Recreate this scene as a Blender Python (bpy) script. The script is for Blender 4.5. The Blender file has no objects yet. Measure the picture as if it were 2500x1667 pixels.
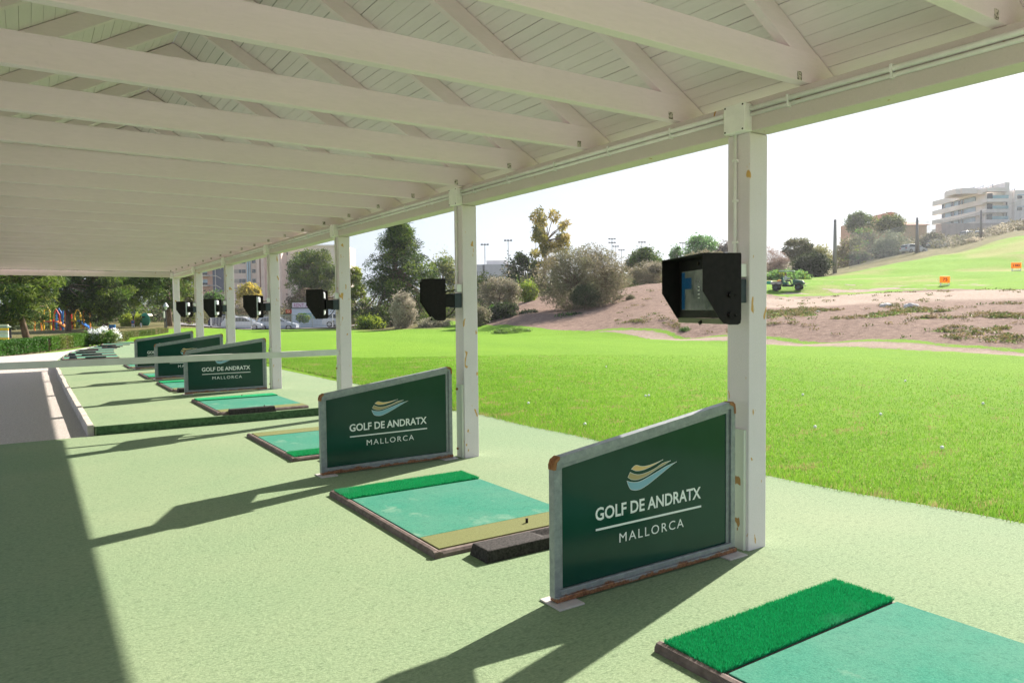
import bpy, math, random
import numpy as np
from mathutils import Vector, Matrix

scene = bpy.context.scene
COL = scene.collection
R = math.radians
rnd = random.Random(7)

# ---------------------------------------------------------------- camera, sky, sun, exposure
F_PX = 1775.05                      # focal length in pixels of the 2500 px wide photograph
YAW, PITCH, ROLL = R(33.5725), R(2.4623), R(-0.579)
EYE = Vector((0.0, 0.0, 1.6))
cy_, sy_ = math.cos(YAW), math.sin(YAW)
FWD = Vector((sy_ * math.cos(PITCH), cy_ * math.cos(PITCH), -math.sin(PITCH)))
_r0 = Vector((cy_, -sy_, 0.0))
_u0 = _r0.cross(FWD)
RIGHT = math.cos(ROLL) * _r0 + math.sin(ROLL) * _u0
UP = -math.sin(ROLL) * _r0 + math.cos(ROLL) * _u0
cam_data = bpy.data.cameras.new('camera')
cam = bpy.data.objects.new('camera', cam_data)
COL.objects.link(cam)
cam_data.sensor_width = 36.0
cam_data.lens = F_PX / 2500.0 * 36.0
cam_data.clip_start = 0.05
cam_data.clip_end = 6000.0
m = Matrix((RIGHT, UP, -FWD)).transposed().to_4x4()
m.translation = EYE
cam.matrix_world = m
scene.camera = cam

SUN_EL, SUN_AZ = R(34.5), R(73.5)   # azimuth measured from +Y towards +X
world = bpy.data.worlds.new('World')
scene.world = world
world.use_nodes = True
wn, wl = world.node_tree.nodes, world.node_tree.links
wn.clear()
w_out = wn.new('ShaderNodeOutputWorld')
w_bg = wn.new('ShaderNodeBackground')
w_sky = wn.new('ShaderNodeTexSky')
w_sky.sky_type = 'NISHITA'
w_sky.sun_disc = False
w_sky.sun_elevation = SUN_EL
w_sky.sun_rotation = SUN_AZ
w_sky.altitude = 20.0
w_sky.air_density = 1.0
w_sky.dust_density = 1.6
w_sky.ozone_density = 1.0
w_bg.inputs['Strength'].default_value = 0.085
# thin high cloud: soft pale streaks across the sky
w_tc = wn.new('ShaderNodeTexCoord')
w_map = wn.new('ShaderNodeMapping')
w_map.inputs['Scale'].default_value = (1.2, 1.2, 5.0)
w_noise = wn.new('ShaderNodeTexNoise')
w_noise.inputs['Scale'].default_value = 2.2
w_noise.inputs['Detail'].default_value = 6.0
w_noise.inputs['Roughness'].default_value = 0.55
w_ramp = wn.new('ShaderNodeMapRange')
w_ramp.inputs['From Min'].default_value = 0.42
w_ramp.inputs['From Max'].default_value = 0.72
w_ramp.inputs['To Min'].default_value = 0.78
w_ramp.inputs['To Max'].default_value = 0.95
w_mix = wn.new('ShaderNodeMix')
w_mix.data_type = 'RGBA'
w_mix.inputs[7].default_value = (3.3, 3.75, 4.5, 1.0)
wl.new(w_tc.outputs['Generated'], w_map.inputs['Vector'])
wl.new(w_map.outputs['Vector'], w_noise.inputs['Vector'])
wl.new(w_noise.outputs['Fac'], w_ramp.inputs['Value'])
# the veil of haze is thick near the horizon and clears overhead
w_sep = wn.new('ShaderNodeSeparateXYZ')
wl.new(w_tc.outputs['Generated'], w_sep.inputs[0])
w_alt = wn.new('ShaderNodeMapRange')
w_alt.inputs['From Min'].default_value = 0.30
w_alt.inputs['From Max'].default_value = 0.75
w_alt.inputs['To Min'].default_value = 1.0
w_alt.inputs['To Max'].default_value = 0.15
wl.new(w_sep.outputs['Z'], w_alt.inputs['Value'])
w_mul = wn.new('ShaderNodeMath'); w_mul.operation = 'MULTIPLY'
wl.new(w_ramp.outputs['Result'], w_mul.inputs[0]); wl.new(w_alt.outputs['Result'], w_mul.inputs[1])
wl.new(w_mul.outputs[0], w_mix.inputs[0])
wl.new(w_sky.outputs['Color'], w_mix.inputs[6])
wl.new(w_mix.outputs[2], w_bg.inputs['Color'])
wl.new(w_bg.outputs['Background'], w_out.inputs['Surface'])

SUN_DIR = Vector((math.cos(SUN_EL) * math.sin(SUN_AZ), math.cos(SUN_EL) * math.cos(SUN_AZ), math.sin(SUN_EL)))
sun_data = bpy.data.lights.new('sun', 'SUN')
sun_data.energy = 5.0
sun_data.angle = R(0.53)
sun_data.color = (1.0, 0.92, 0.82)
sun = bpy.data.objects.new('sun', sun_data)
COL.objects.link(sun)
sun.rotation_euler = SUN_DIR.to_track_quat('Z', 'Y').to_euler()
sun.location = (60, 20, 60)

scene.view_settings.view_transform = 'Standard'
scene.view_settings.look = 'None'
scene.view_settings.gamma = 1.0
scene.view_settings.exposure = 1.28
scene.render.engine = 'CYCLES'
scene.cycles.use_denoising = True
scene.cycles.max_bounces = 9
scene.cycles.diffuse_bounces = 7
scene.cycles.glossy_bounces = 3
scene.cycles.transmission_bounces = 6
scene.cycles.transparent_max_bounces = 12
scene.cycles.caustics_reflective = False
scene.cycles.caustics_refractive = False

# ---------------------------------------------------------------- helpers
def at(px, py, depth):
    """world point seen at pixel (px, py) of the 2500x1667 photograph at a depth along the view axis"""
    v = FWD + RIGHT * ((px - 1250) / F_PX) - UP * ((py - 833.5) / F_PX)
    return EYE + v * depth

def tag(o, label=None, cat=None, group=None, kind=None):
    if label: o['label'] = label
    if cat: o['category'] = cat
    if group: o['group'] = group
    if kind: o['kind'] = kind
    return o

def thing(name, label, cat, loc=(0, 0, 0), rz=0.0, group=None):
    o = bpy.data.objects.new(name, None)
    o.empty_display_size = 0.2
    COL.objects.link(o)
    o.location = loc
    o.rotation_euler = (0, 0, rz)
    return tag(o, label, cat, group)

def copy_tree(o, parent=None):
    c = o.copy()
    COL.objects.link(c)
    c.parent = parent
    for ch in list(o.children):
        copy_tree(ch, c)
    return c

class MB:
    """collects shapes and links them as one mesh object"""
    def __init__(self):
        self.v, self.f, self.mi = [], [], []
        self.cur = 0
    def add(self, verts, faces):
        b = len(self.v)
        self.v += [tuple(p) for p in verts]
        self.f += [tuple(b + i for i in q) for q in faces]
        self.mi += [self.cur] * len(faces)
        return self
    def box(self, x0, x1, y0, y1, z0, z1):
        return self.add([(x0, y0, z0), (x1, y0, z0), (x1, y1, z0), (x0, y1, z0), (x0, y0, z1), (x1, y0, z1), (x1, y1, z1), (x0, y1, z1)],
                        [(0, 3, 2, 1), (4, 5, 6, 7), (0, 1, 5, 4), (1, 2, 6, 5), (2, 3, 7, 6), (3, 0, 4, 7)])
    def cbox(self, x0, x1, y0, y1, z0, z1, c=0.01):
        """box with chamfered edges (rounded top edge look)"""
        ring = lambda z, i: [(x0 + i, y0 + i * 0.0 + c, z), (x0 + c + i * 0.0, y0 + i, z), (x1 - c, y0 + i, z), (x1 - i, y0 + c, z),
                             (x1 - i, y1 - c, z), (x1 - c, y1 - i, z), (x0 + c, y1 - i, z), (x0 + i, y1 - c, z)]
        rs = [ring(z0, 0.0), ring(z1 - c, 0.0), ring(z1, c * 0.7)]
        vs = [p for r_ in rs for p in r_]
        fs = [tuple(range(7, -1, -1)), tuple(range(16, 24))]
        for k in range(2):
            for i in range(8):
                j = (i + 1) % 8
                fs.append((k * 8 + i, k * 8 + j, k * 8 + 8 + j, k * 8 + 8 + i))
        return self.add(vs, fs)
    def prism(self, poly, y0, y1):
        """polygon in x,z (counter clockwise seen from -y) extruded along y"""
        n = len(poly)
        vs = [(x, y0, z) for x, z in poly] + [(x, y1, z) for x, z in poly]
        fs = [tuple(range(n)), tuple(range(2 * n - 1, n - 1, -1))]
        fs += [(i, i + n, (i + 1) % n + n, (i + 1) % n) for i in range(n)]
        return self.add(vs, fs)
    def slab(self, poly, z0, z1):
        n = len(poly)
        vs = [(x, y, z0) for x, y in poly] + [(x, y, z1) for x, y in poly]
        fs = [tuple(range(n - 1, -1, -1)), tuple(range(n, 2 * n))]
        fs += [(i, (i + 1) % n, (i + 1) % n + n, i + n) for i in range(n)]
        return self.add(vs, fs)
    def ring(self, outer, inner, y0, y1):
        n = len(outer)
        vs = [(x, y0, z) for x, z in outer] + [(x, y0, z) for x, z in inner] + [(x, y1, z) for x, z in outer] + [(x, y1, z) for x, z in inner]
        fs = []
        for i in range(n):
            j = (i + 1) % n
            fs += [(i, j, n + j, n + i), (2 * n + j, 2 * n + i, 3 * n + i, 3 * n + j), (j, i, 2 * n + i, 2 * n + j), (n + i, n + j, 3 * n + j, 3 * n + i)]
        return self.add(vs, fs)
    def tube(self, pts, radii, seg=8, cap=True):
        pts = [Vector(p) for p in pts]
        if not isinstance(radii, (list, tuple)): radii = [radii] * len(pts)
        vs, fs = [], []
        ref = None
        for i, p in enumerate(pts):
            d = (pts[min(i + 1, len(pts) - 1)] - pts[max(i - 1, 0)]).normalized()
            if ref is None:
                ref = Vector((0, 0, 1)) if abs(d.z) < 0.9 else Vector((1, 0, 0))
            a = d.cross(ref).normalized()
            b = a.cross(d).normalized()
            ref = b
            for k in range(seg):
                t = 2 * math.pi * k / seg
                vs.append(p + (a * math.cos(t) + b * math.sin(t)) * radii[i])
        for i in range(len(pts) - 1):
            for k in range(seg):
                k2 = (k + 1) % seg
                fs.append((i * seg + k, i * seg + k2, (i + 1) * seg + k2, (i + 1) * seg + k))
        if cap:
            fs.append(tuple(range(seg - 1, -1, -1)))
            fs.append(tuple(range((len(pts) - 1) * seg, len(pts) * seg)))
        return self.add(vs, fs)
    def cyl(self, p0, p1, r, seg=12):
        return self.tube([p0, p1], r, seg)
    def ball(self, c, rx, ry, rz, nu=12, nv=8):
        vs, fs = [], []
        for j in range(1, nv):
            t = math.pi * j / nv
            for i in range(nu):
                a = 2 * math.pi * i / nu
                vs.append((c[0] + rx * math.sin(t) * math.cos(a), c[1] + ry * math.sin(t) * math.sin(a), c[2] + rz * math.cos(t)))
        top, bot = len(vs), len(vs) + 1
        vs += [(c[0], c[1], c[2] + rz), (c[0], c[1], c[2] - rz)]
        for j in range(nv - 2):
            for i in range(nu):
                i2 = (i + 1) % nu
                fs.append((j * nu + i, (j + 1) * nu + i, (j + 1) * nu + i2, j * nu + i2))
        for i in range(nu):
            i2 = (i + 1) % nu
            fs.append((top, i, i2))
            fs.append((bot, (nv - 2) * nu + i2, (nv - 2) * nu + i))
        return self.add(vs, fs)
    def build(self, name, mat, parent=None, smooth=False, bevel=0.0):
        me = bpy.data.meshes.new(name)
        me.from_pydata(self.v, [], self.f)
        me.update()
        mats = mat if isinstance(mat, (list, tuple)) else [mat]
        for x in mats: me.materials.append(x)
        if len(mats) > 1: me.polygons.foreach_set('material_index', self.mi)
        if smooth: me.polygons.foreach_set('use_smooth', [True] * len(me.polygons))
        o = bpy.data.objects.new(name, me)
        COL.objects.link(o)
        if parent is not None: o.parent = parent
        if bevel > 0:
            b = o.modifiers.new('bevel', 'BEVEL')
            b.width = bevel; b.segments = 2; b.limit_method = 'ANGLE'; b.angle_limit = R(40)
        return o

def mesh_np(name, verts, quads, mat, colors=None, parent=None, smooth=False):
    me = bpy.data.meshes.new(name)
    verts = np.asarray(verts, dtype=np.float32)
    quads = np.asarray(quads, dtype=np.int32)
    n, k = quads.shape
    me.vertices.add(len(verts)); me.vertices.foreach_set('co', verts.ravel())
    me.loops.add(n * k); me.loops.foreach_set('vertex_index', quads.ravel())
    me.polygons.add(n); me.polygons.foreach_set('loop_start', np.arange(n, dtype=np.int32) * k)
    try: me.polygons.foreach_set('loop_total', np.full(n, k, dtype=np.int32))
    except Exception: pass
    if smooth: me.polygons.foreach_set('use_smooth', np.ones(n, dtype=bool))
    me.update(calc_edges=True)
    if colors is not None:
        a = me.color_attributes.new('Col', 'FLOAT_COLOR', 'POINT')
        c4 = np.ones((len(verts), 4), dtype=np.float32); c4[:, :colors.shape[1]] = colors
        a.data.foreach_set('color', c4.ravel())
    me.materials.append(mat)
    o = bpy.data.objects.new(name, me)
    COL.objects.link(o)
    if parent is not None: o.parent = parent
    return o

# ---------------------------------------------------------------- materials
def mat_base(name):
    mt = bpy.data.materials.new(name)
    mt.use_nodes = True
    nt = mt.node_tree
    b = nt.nodes['Principled BSDF']
    return mt, nt, b

def node(nt, t, **kw):
    n = nt.nodes.new(t)
    for k, v in kw.items():
        if k in n.inputs.keys(): n.inputs[k].default_value = v
        else: setattr(n, k, v)
    return n

def mixc(nt, fac, a, b):
    n = nt.nodes.new('ShaderNodeMix'); n.data_type = 'RGBA'
    for s, v in ((0, fac), (6, a), (7, b)):
        if hasattr(v, 'links') or hasattr(v, 'is_output'): nt.links.new(v, n.inputs[s])
        elif s == 0: n.inputs[0].default_value = v
        else: n.inputs[s].default_value = (v[0], v[1], v[2], 1.0)
    return n.outputs[2]

def noise(nt, scale, detail=4.0, rough=0.55, coord='Object', stretch=None, dist=0.0, offset=None):
    tc = nt.nodes.new('ShaderNodeTexCoord')
    src = tc.outputs[coord]
    if stretch or offset:
        mp = nt.nodes.new('ShaderNodeMapping')
        if stretch: mp.inputs['Scale'].default_value = stretch
        if offset: mp.inputs['Location'].default_value = offset
        nt.links.new(src, mp.inputs['Vector']); src = mp.outputs['Vector']
    n = nt.nodes.new('ShaderNodeTexNoise')
    n.inputs['Scale'].default_value = scale
    n.inputs['Detail'].default_value = detail
    n.inputs['Roughness'].default_value = rough
    n.inputs['Distortion'].default_value = dist
    nt.links.new(src, n.inputs['Vector'])
    return n.outputs['Fac']

def remap(nt, v, a, b, c=0.0, d=1.0):
    n = nt.nodes.new('ShaderNodeMapRange')
    n.inputs['From Min'].default_value = a; n.inputs['From Max'].default_value = b
    n.inputs['To Min'].default_value = c; n.inputs['To Max'].default_value = d
    nt.links.new(v, n.inputs['Value'])
    return n.outputs['Result']

def bumpn(nt, b, h, strength, dist):
    n = nt.nodes.new('ShaderNodeBump')
    n.inputs['Strength'].default_value = strength; n.inputs['Distance'].default_value = dist
    nt.links.new(h, n.inputs['Height']); nt.links.new(n.outputs['Normal'], b.inputs['Normal'])

def M(name, col, rough=0.6, var=0.12, scale=6.0, col2=None, bump=0.0, bdist=0.01, metal=0.0, spec=0.3, stretch=None, lo=0.35, hi=0.65):
    mt, nt, b = mat_base(name)
    a = tuple(c * (1 - var) for c in col) if col2 is None else col
    c2 = tuple(min(1, c * (1 + var)) for c in col) if col2 is None else col2
    n = noise(nt, scale, stretch=stretch)
    out = mixc(nt, remap(nt, n, lo, hi), a, c2)
    nt.links.new(out, b.inputs['Base Color'])
    b.inputs['Roughness'].default_value = rough
    b.inputs['Metallic'].default_value = metal
    b.inputs['Specular IOR Level'].default_value = spec
    if bump: bumpn(nt, b, noise(nt, scale * 4, stretch=stretch), bump, bdist)
    return mt

def leaf_mat(name, trans=0.35):
    mt, nt, b = mat_base(name)
    at_ = nt.nodes.new('ShaderNodeAttribute'); at_.attribute_name = 'Col'
    nt.links.new(at_.outputs['Color'], b.inputs['Base Color'])
    b.inputs['Roughness'].default_value = 0.6
    b.inputs['Specular IOR Level'].default_value = 0.25
    tr = nt.nodes.new('ShaderNodeBsdfTranslucent')
    nt.links.new(at_.outputs['Color'], tr.inputs['Color'])
    mx = nt.nodes.new('ShaderNodeMixShader'); mx.inputs[0].default_value = trans
    out = nt.nodes['Material Output']
    nt.links.new(b.outputs[0], mx.inputs[1]); nt.links.new(tr.outputs[0], mx.inputs[2])
    nt.links.new(mx.outputs[0], out.inputs['Surface'])
    return mt

LEAF = leaf_mat('leaf', 0.4)
GRASS = leaf_mat('grass_blade', 0.45)
FUZZ = leaf_mat('mat_fibre', 0.2)
BARK = M('bark', (0.16, 0.11, 0.08), 0.9, 0.35, 9, bump=0.6, bdist=0.03, stretch=(1, 1, 0.25))
BARK_PALE = M('bark_pale', (0.34, 0.27, 0.21), 0.9, 0.3, 9, bump=0.4, bdist=0.02)

def paint_mat(name, col, chip, amount, stain=0.0, seed=0.0, grain=(1, 1, 1)):
    """weathered white paint with rusty chips and grey stains"""
    mt, nt, b = mat_base(name)
    base = mixc(nt, remap(nt, noise(nt, 3.0, 5, 0.6, stretch=grain), 0.3, 0.75), tuple(c * 0.92 for c in col), col)
    fine = remap(nt, noise(nt, 70.0, 3, 0.6, stretch=grain), 0.3, 0.7)
    base = mixc(nt, remap(nt, fine, 0, 1, 0, 0.28), base, tuple(c * 0.8 for c in col))
    if amount > 0:
        n = noise(nt, 14.0, 2, 0.5, stretch=(1.0, 1.0, 0.45), dist=0.6, offset=(seed, seed * 2, seed))
        fac = remap(nt, n, 0.74 - amount, 0.76 - amount)
        base = mixc(nt, fac, base, chip)
    if stain > 0:
        n = noise(nt, 22.0, 6, 0.75, offset=(3, 1, seed))
        base = mixc(nt, remap(nt, n, 0.60, 0.74, 0, stain), base, (0.13, 0.115, 0.09))
    nt.links.new(base, b.inputs['Base Color'])
    b.inputs['Roughness'].default_value = 0.55
    b.inputs['Specular IOR Level'].default_value = 0.3
    bumpn(nt, b, noise(nt, 45.0, 5, 0.65, stretch=grain), 0.12, 0.004)
    return mt

PAINT_WOOD = paint_mat('painted_timber', (0.93, 0.79, 0.85), (0.3, 0.2, 0.12), 0.0, 0.12, 1.0, (0.18, 1.0, 1.0))
PAINT_BOARD = paint_mat('painted_boards', (0.90, 0.80, 0.85), (0.3, 0.2, 0.12), 0.0, 0.06, 2.0, (1.0, 0.12, 1.0))
PAINT_BEAM = paint_mat('painted_steel_beam', (0.70, 0.61, 0.60), (0.42, 0.22, 0.07), 0.02, 0.14, 3.0)
PAINT_POST = paint_mat('painted_steel_post', (0.82, 0.735, 0.775), (0.62, 0.36, 0.12), 0.06, 0.06, 4.0)
PAINT_PALE = paint_mat('pale_cover_paint', (0.72, 0.74, 0.66), (0.40, 0.22, 0.08), 0.045, 0.05, 5.0)
GAP = M('dark_joint', (0.035, 0.03, 0.022), 0.95, 0.2)
PVC = M('pvc_conduit', (0.86, 0.84, 0.82), 0.35, 0.05, 12, spec=0.5)
PVC_WHITE = M('white_plastic', (0.80, 0.80, 0.77), 0.4, 0.04, 12, spec=0.5)
TILE = M('roof_tile', (0.42, 0.20, 0.12), 0.85, 0.3, 4, bump=0.3)
RUST = M('rust', (0.20, 0.075, 0.030), 0.9, 0.4, 26, col2=(0.36, 0.17, 0.075), bump=0.7, bdist=0.006)
BLACK_PLATE = M('black_plate', (0.005, 0.0045, 0.0045), 0.5, 0.3, 30, col2=(0.012, 0.010, 0.010), bump=0.1, bdist=0.002, spec=0.22)
SLATE = M('slate_bracket', (0.05, 0.065, 0.08), 0.5, 0.15, 10)
CASING = M('casing_grey', (0.55, 0.58, 0.60), 0.45, 0.06, 10)
RUBBER = M('rubber_edge', (0.115, 0.085, 0.075), 0.75, 0.25, 18, col2=(0.19, 0.145, 0.13), bump=0.3, bdist=0.004)
TRAY = M('rubber_tray', (0.018, 0.016, 0.015), 0.8, 0.4, 60, col2=(0.06, 0.053, 0.05), bump=0.9, bdist=0.006)
TRAY_GREEN = M('green_tray', (0.010, 0.035, 0.022), 0.6, 0.2, 10)
WHITE = M('white_vinyl', (0.80, 0.82, 0.80), 0.4, 0.03, 20)
CONCRETE = M('concrete', (0.50, 0.46, 0.41), 0.9, 0.18, 6, bump=0.4, bdist=0.01)
GLASS = M('window_glass', (0.03, 0.045, 0.06), 0.12, 0.2, 0.6, spec=0.7)
TYRE = M('tyre', (0.02, 0.02, 0.02), 0.85, 0.2)
ALLOY = M('alloy_rim', (0.45, 0.45, 0.46), 0.35, 0.08, metal=0.7)

def galv_mat(name, rust_z=None):
    mt, nt, b = mat_base(name)
    c = mixc(nt, remap(nt, noise(nt, 18.0, 6, 0.7), 0.3, 0.7), (0.20, 0.22, 0.235), (0.34, 0.365, 0.375))
    if rust_z is not None:
        n = noise(nt, 9.0, 6, 0.7)
        tc = nt.nodes.new('ShaderNodeTexCoord')
        sp = nt.nodes.new('ShaderNodeSeparateXYZ'); nt.links.new(tc.outputs['Object'], sp.inputs[0])
        # rust keeps to the foot of the frame and to the welded corners
        ad = nt.nodes.new('ShaderNodeMath'); ad.operation = 'MULTIPLY_ADD'
        nt.links.new(sp.outputs['Z'], ad.inputs[0]); ad.inputs[1].default_value = -9.0; nt.links.new(n, ad.inputs[2])
        fac = remap(nt, ad.outputs[0], rust_z, rust_z + 0.1)
        rust = mixc(nt, remap(nt, noise(nt, 60, 5, 0.7), 0.35, 0.65), (0.13, 0.05, 0.028), (0.36, 0.17, 0.08))
        c = mixc(nt, fac, c, rust)
    nt.links.new(c, b.inputs['Base Color'])
    b.inputs['Metallic'].default_value = 0.35
    b.inputs['Roughness'].default_value = 0.5
    bumpn(nt, b, noise(nt, 60, 4), 0.12, 0.003)
    return mt
GALV = galv_mat('galvanised', 0.18)
GALV_RAIL = galv_mat('galvanised_bottom_rail', 0.12)

def sign_green():
    mt, nt, b = mat_base('sign_green')
    c = mixc(nt, remap(nt, noise(nt, 2.0, 5, 0.6), 0.3, 0.7), (0.006, 0.046, 0.032), (0.011, 0.058, 0.042))
    c = mixc(nt, remap(nt, noise(nt, 140.0, 2, 0.5), 0.74, 0.78, 0, 0.35), c, (0.3, 0.33, 0.3))
    nt.links.new(c, b.inputs['Base Color'])
    nt.links.new(remap(nt, noise(nt, 3.0, 5, 0.6), 0.3, 0.7, 0.10, 0.22), b.inputs['Roughness'])
    b.inputs['Specular IOR Level'].default_value = 0.28
    return mt
SIGN_GREEN = sign_green()

def turf_mat(name, ca, cb, cc, fleck=160.0, patch=1.2, rough=0.9, worn=None, wornlo=0.58, bump=0.5, bd=0.008, stretch=(1, 1, 1)):
    mt, nt, b = mat_base(name)
    n1 = noise(nt, fleck, 3, 0.7, stretch=stretch)
    c = mixc(nt, remap(nt, n1, 0.30, 0.70), ca, cb)
    n2 = noise(nt, patch, 5, 0.6)
    c = mixc(nt, remap(nt, n2, 0.35, 0.75, 0.0, 0.55), c, cc)
    n3 = noise(nt, fleck * 0.35, 4, 0.7, stretch=stretch, offset=(7, 3, 0))
    c = mixc(nt, remap(nt, n3, 0.52, 0.72, 0.0, 0.45), c, tuple(x * 0.55 for x in ca))
    if worn is not None:
        w = noise(nt, 2.3, 5, 0.65, offset=(2.2, 5.1, 0))
        c = mixc(nt, remap(nt, w, wornlo, wornlo + 0.16, 0.0, 0.75), c, worn)
    nt.links.new(c, b.inputs['Base Color'])
    b.inputs['Roughness'].default_value = rough
    b.inputs['Specular IOR Level'].default_value = 0.12
    bumpn(nt, b, n1, bump, bd)
    return mt
TURF = turf_mat('artificial_turf', (0.135, 0.208, 0.110), (0.275, 0.362, 0.216), (0.30, 0.338, 0.205), fleck=85.0, patch=0.45, bump=0.6, bd=0.010, stretch=(0.55, 1.0, 1.0))
TEAL = turf_mat('hitting_turf', (0.016, 0.165, 0.112), (0.055, 0.255, 0.172), (0.13, 0.255, 0.185), fleck=110.0, patch=1.6, worn=(0.26, 0.36, 0.27), wornlo=0.60, bump=0.4, bd=0.006)
OLIVE = turf_mat('olive_strip_turf', (0.12, 0.135, 0.05), (0.235, 0.25, 0.105), (0.18, 0.19, 0.085), fleck=190.0, patch=2.0, bump=0.5, bd=0.008)
STRIP = turf_mat('green_strip_turf', (0.004, 0.24, 0.085), (0.02, 0.40, 0.16), (0.02, 0.34, 0.13), fleck=150.0, patch=3.0, bump=0.9, bd=0.015)
# ---------------------------------------------------------------- terrain
RIGHT_N, UP_N, FWD_N = np.array(RIGHT), np.array(UP), np.array(FWD)
HZ = lambda px: 769.8 - px * (769.8 - 744.5) / 2500.0          # image row of the horizon

def brg(px): return math.degrees(YAW) + math.degrees(math.atan((px - 1250) / F_PX))
def zpy(px, r, py):
    dep = r * math.cos(R(brg(px)) - YAW)
    return 1.6 + (HZ(px) - py) * dep / F_PX

RG = np.array([0, 6, 16, 24, 29, 33, 38, 42, 46, 50, 55, 60, 66, 72, 80, 92, 105, 125, 150, 200, 300, 600, 3000], float)
def prof(pts):
    r = [p[0] for p in pts]; z = [p[1] for p in pts]
    return np.interp(RG, r, z)
def pxprof(px, start, pys, tail):
    pts = [(0, 0), (start, 0.0)] + [(r, zpy(px, r, y)) for r, y in pys] + tail
    return brg(px), prof(pts)
COLS = [(-180.0, prof([(0, 0), (3000, 0)])), (-60.0, prof([(0, 0), (3000, 0)])),
        (brg(0), prof([(0, 0), (30, 0.05), (60, 0.2), (3000, 6)])),
        (brg(400), prof([(0, 0), (40, 0.1), (60, 0.1), (75, 0.5), (100, 0.6), (200, 2), (3000, 8)])),
        (brg(640), prof([(0, 0), (40, 0.1), (66, 0.08), (72, -0.05), (76, -0.3), (110, -0.2), (200, 2), (3000, 8)])),
        (brg(800), prof([(0, 0), (40, 0.1), (66, 0.05), (72, -0.05), (78, -0.25), (110, 0.0), (200, 2), (3000, 8)])),
        (brg(900), prof([(0, 0), (56, 0.0), (80, 0.3), (200, 2.5), (3000, 10)])),
        (brg(1100), prof([(0, 0), (50, 0.0), (62, 0.6), (80, 1.4), (200, 4), (3000, 14)])),
        pxprof(1350, 43, [(47, 799), (58, 750), (72, 720)], [(100, 3.6), (200, 5.5), (600, 14), (3000, 22)]),
        pxprof(1650, 38, [(42, 776), (46, 756), (50, 742), (55, 722), (62, 700)], [(75, 4.2), (200, 8), (600, 18), (3000, 24)]),
        pxprof(1930, 33, [(38, 783), (42, 764), (46, 753), (50, 744), (55, 736), (63, 727), (70, 703), (77, 686)], [(90, 4.9), (140, 7.5), (200, 13), (600, 24), (3000, 26)]),
        pxprof(2300, 29.5, [(34, 800), (38, 768), (42, 748), (46, 735), (55, 717), (66, 702), (92, 662), (108, 630), (118, 618)], [(135, 10.2), (200, 16.5), (300, 22), (600, 30), (3000, 30)]),
        pxprof(2500, 29, [(34, 806), (38, 770), (42, 748), (46, 732), (55, 712), (66, 696), (92, 655), (110, 606), (127, 575)], [(150, 14.0), (200, 19), (300, 26), (600, 34), (3000, 34)]),
        pxprof(2800, 29, [(34, 800), (38, 765), (42, 742), (46, 725), (55, 705), (66, 686), (92, 635), (110, 580), (127, 545)], [(150, 17.0), (200, 22), (300, 30), (600, 36), (3000, 36)]),
        (110.0, prof([(0, 0), (30, 0), (60, 4), (130, 10), (300, 20), (3000, 20)])), (180.0, prof([(0, 0), (3000, 0)]))]
CB = np.array([c[0] for c in COLS]); CZ = np.array([c[1] for c in COLS])

def vnoise(x, y, seed=0):
    """smooth value noise, numpy"""
    xi, yi = np.floor(x).astype(np.int64), np.floor(y).astype(np.int64)
    fx, fy = x - xi, y - yi
    fx, fy = fx * fx * (3 - 2 * fx), fy * fy * (3 - 2 * fy)
    def h(a, b):
        n = (a * 374761393 + b * 668265263 + seed * 982451653) & 0xffffffff
        n = ((n ^ (n >> 13)) * 1274126177) & 0xffffffff
        return ((n ^ (n >> 16)) & 0xffff) / 65535.0
    return (h(xi, yi) * (1 - fx) + h(xi + 1, yi) * fx) * (1 - fy) + (h(xi, yi + 1) * (1 - fx) + h(xi + 1, yi + 1) * fx) * fy
def fbm(x, y, oct=4, seed=0):
    s, a, t = 0, 1.0, 0
    for k in range(oct):
        s = s + a * vnoise(x * 2 ** k, y * 2 ** k, seed + k); t += a; a *= 0.5
    return s / t
def sstep(a, b, x):
    t = np.clip((x - a) / (b - a), 0, 1)
    return t * t * (3 - 2 * t)

def terr(X, Y):
    X, Y = np.asarray(X, float), np.asarray(Y, float)
    r = np.hypot(X, Y); b = np.degrees(np.arctan2(X, Y))
    j = np.clip(np.searchsorted(RG, r) - 1, 0, len(RG) - 2)
    t = np.clip((r - RG[j]) / (RG[j + 1] - RG[j]), 0, 1)
    i = np.clip(np.searchsorted(CB, b) - 1, 0, len(CB) - 2)
    s = np.clip((b - CB[i]) / (CB[i + 1] - CB[i]), 0, 1)
    s = s * s * (3 - 2 * s)
    z = (CZ[i, j] * (1 - t) + CZ[i, j + 1] * t) * (1 - s) + (CZ[i + 1, j] * (1 - t) + CZ[i + 1, j + 1] * t) * s
    rough = sstep(34, 60, r) * sstep(25, 34, b)
    z = z + rough * ((fbm(X / 5.0, Y / 5.0, 4, 3) - 0.5) * 0.5)
    z = z + sstep(9, 16, r) * (fbm(X / 9.0, Y / 9.0, 3, 9) - 0.5) * 0.10 * (1 - rough)
    # made ground along the tee line
    up = sstep(9.5, 12.5, Y) * 0.105
    z = z + up * (1 - sstep(20, 40, X)) * (1 - sstep(60, 80, Y)) - 0.02
    deck = (1 - sstep(5.0, 5.5, X)) * (1 - sstep(44, 48, Y)) * (1 - sstep(2.2, 4.0, np.abs(X - 2.5) - 1.5) * 0) 
    inside = deck * sstep(-17.0, -16.0, X) * sstep(-18, -17, Y)
    left = (X < 0.7)
    z = np.where((inside > 0) & (Y < 34.0), z * (1 - inside) + np.minimum(z, -0.06) * inside, z)
    far = (inside > 0) & (Y >= 34.0)
    z = np.where(far, np.minimum(z, 0.02), z)
    return z
def tz(X, Y): return float(terr(np.array([X]), np.array([Y]))[0])

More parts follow.
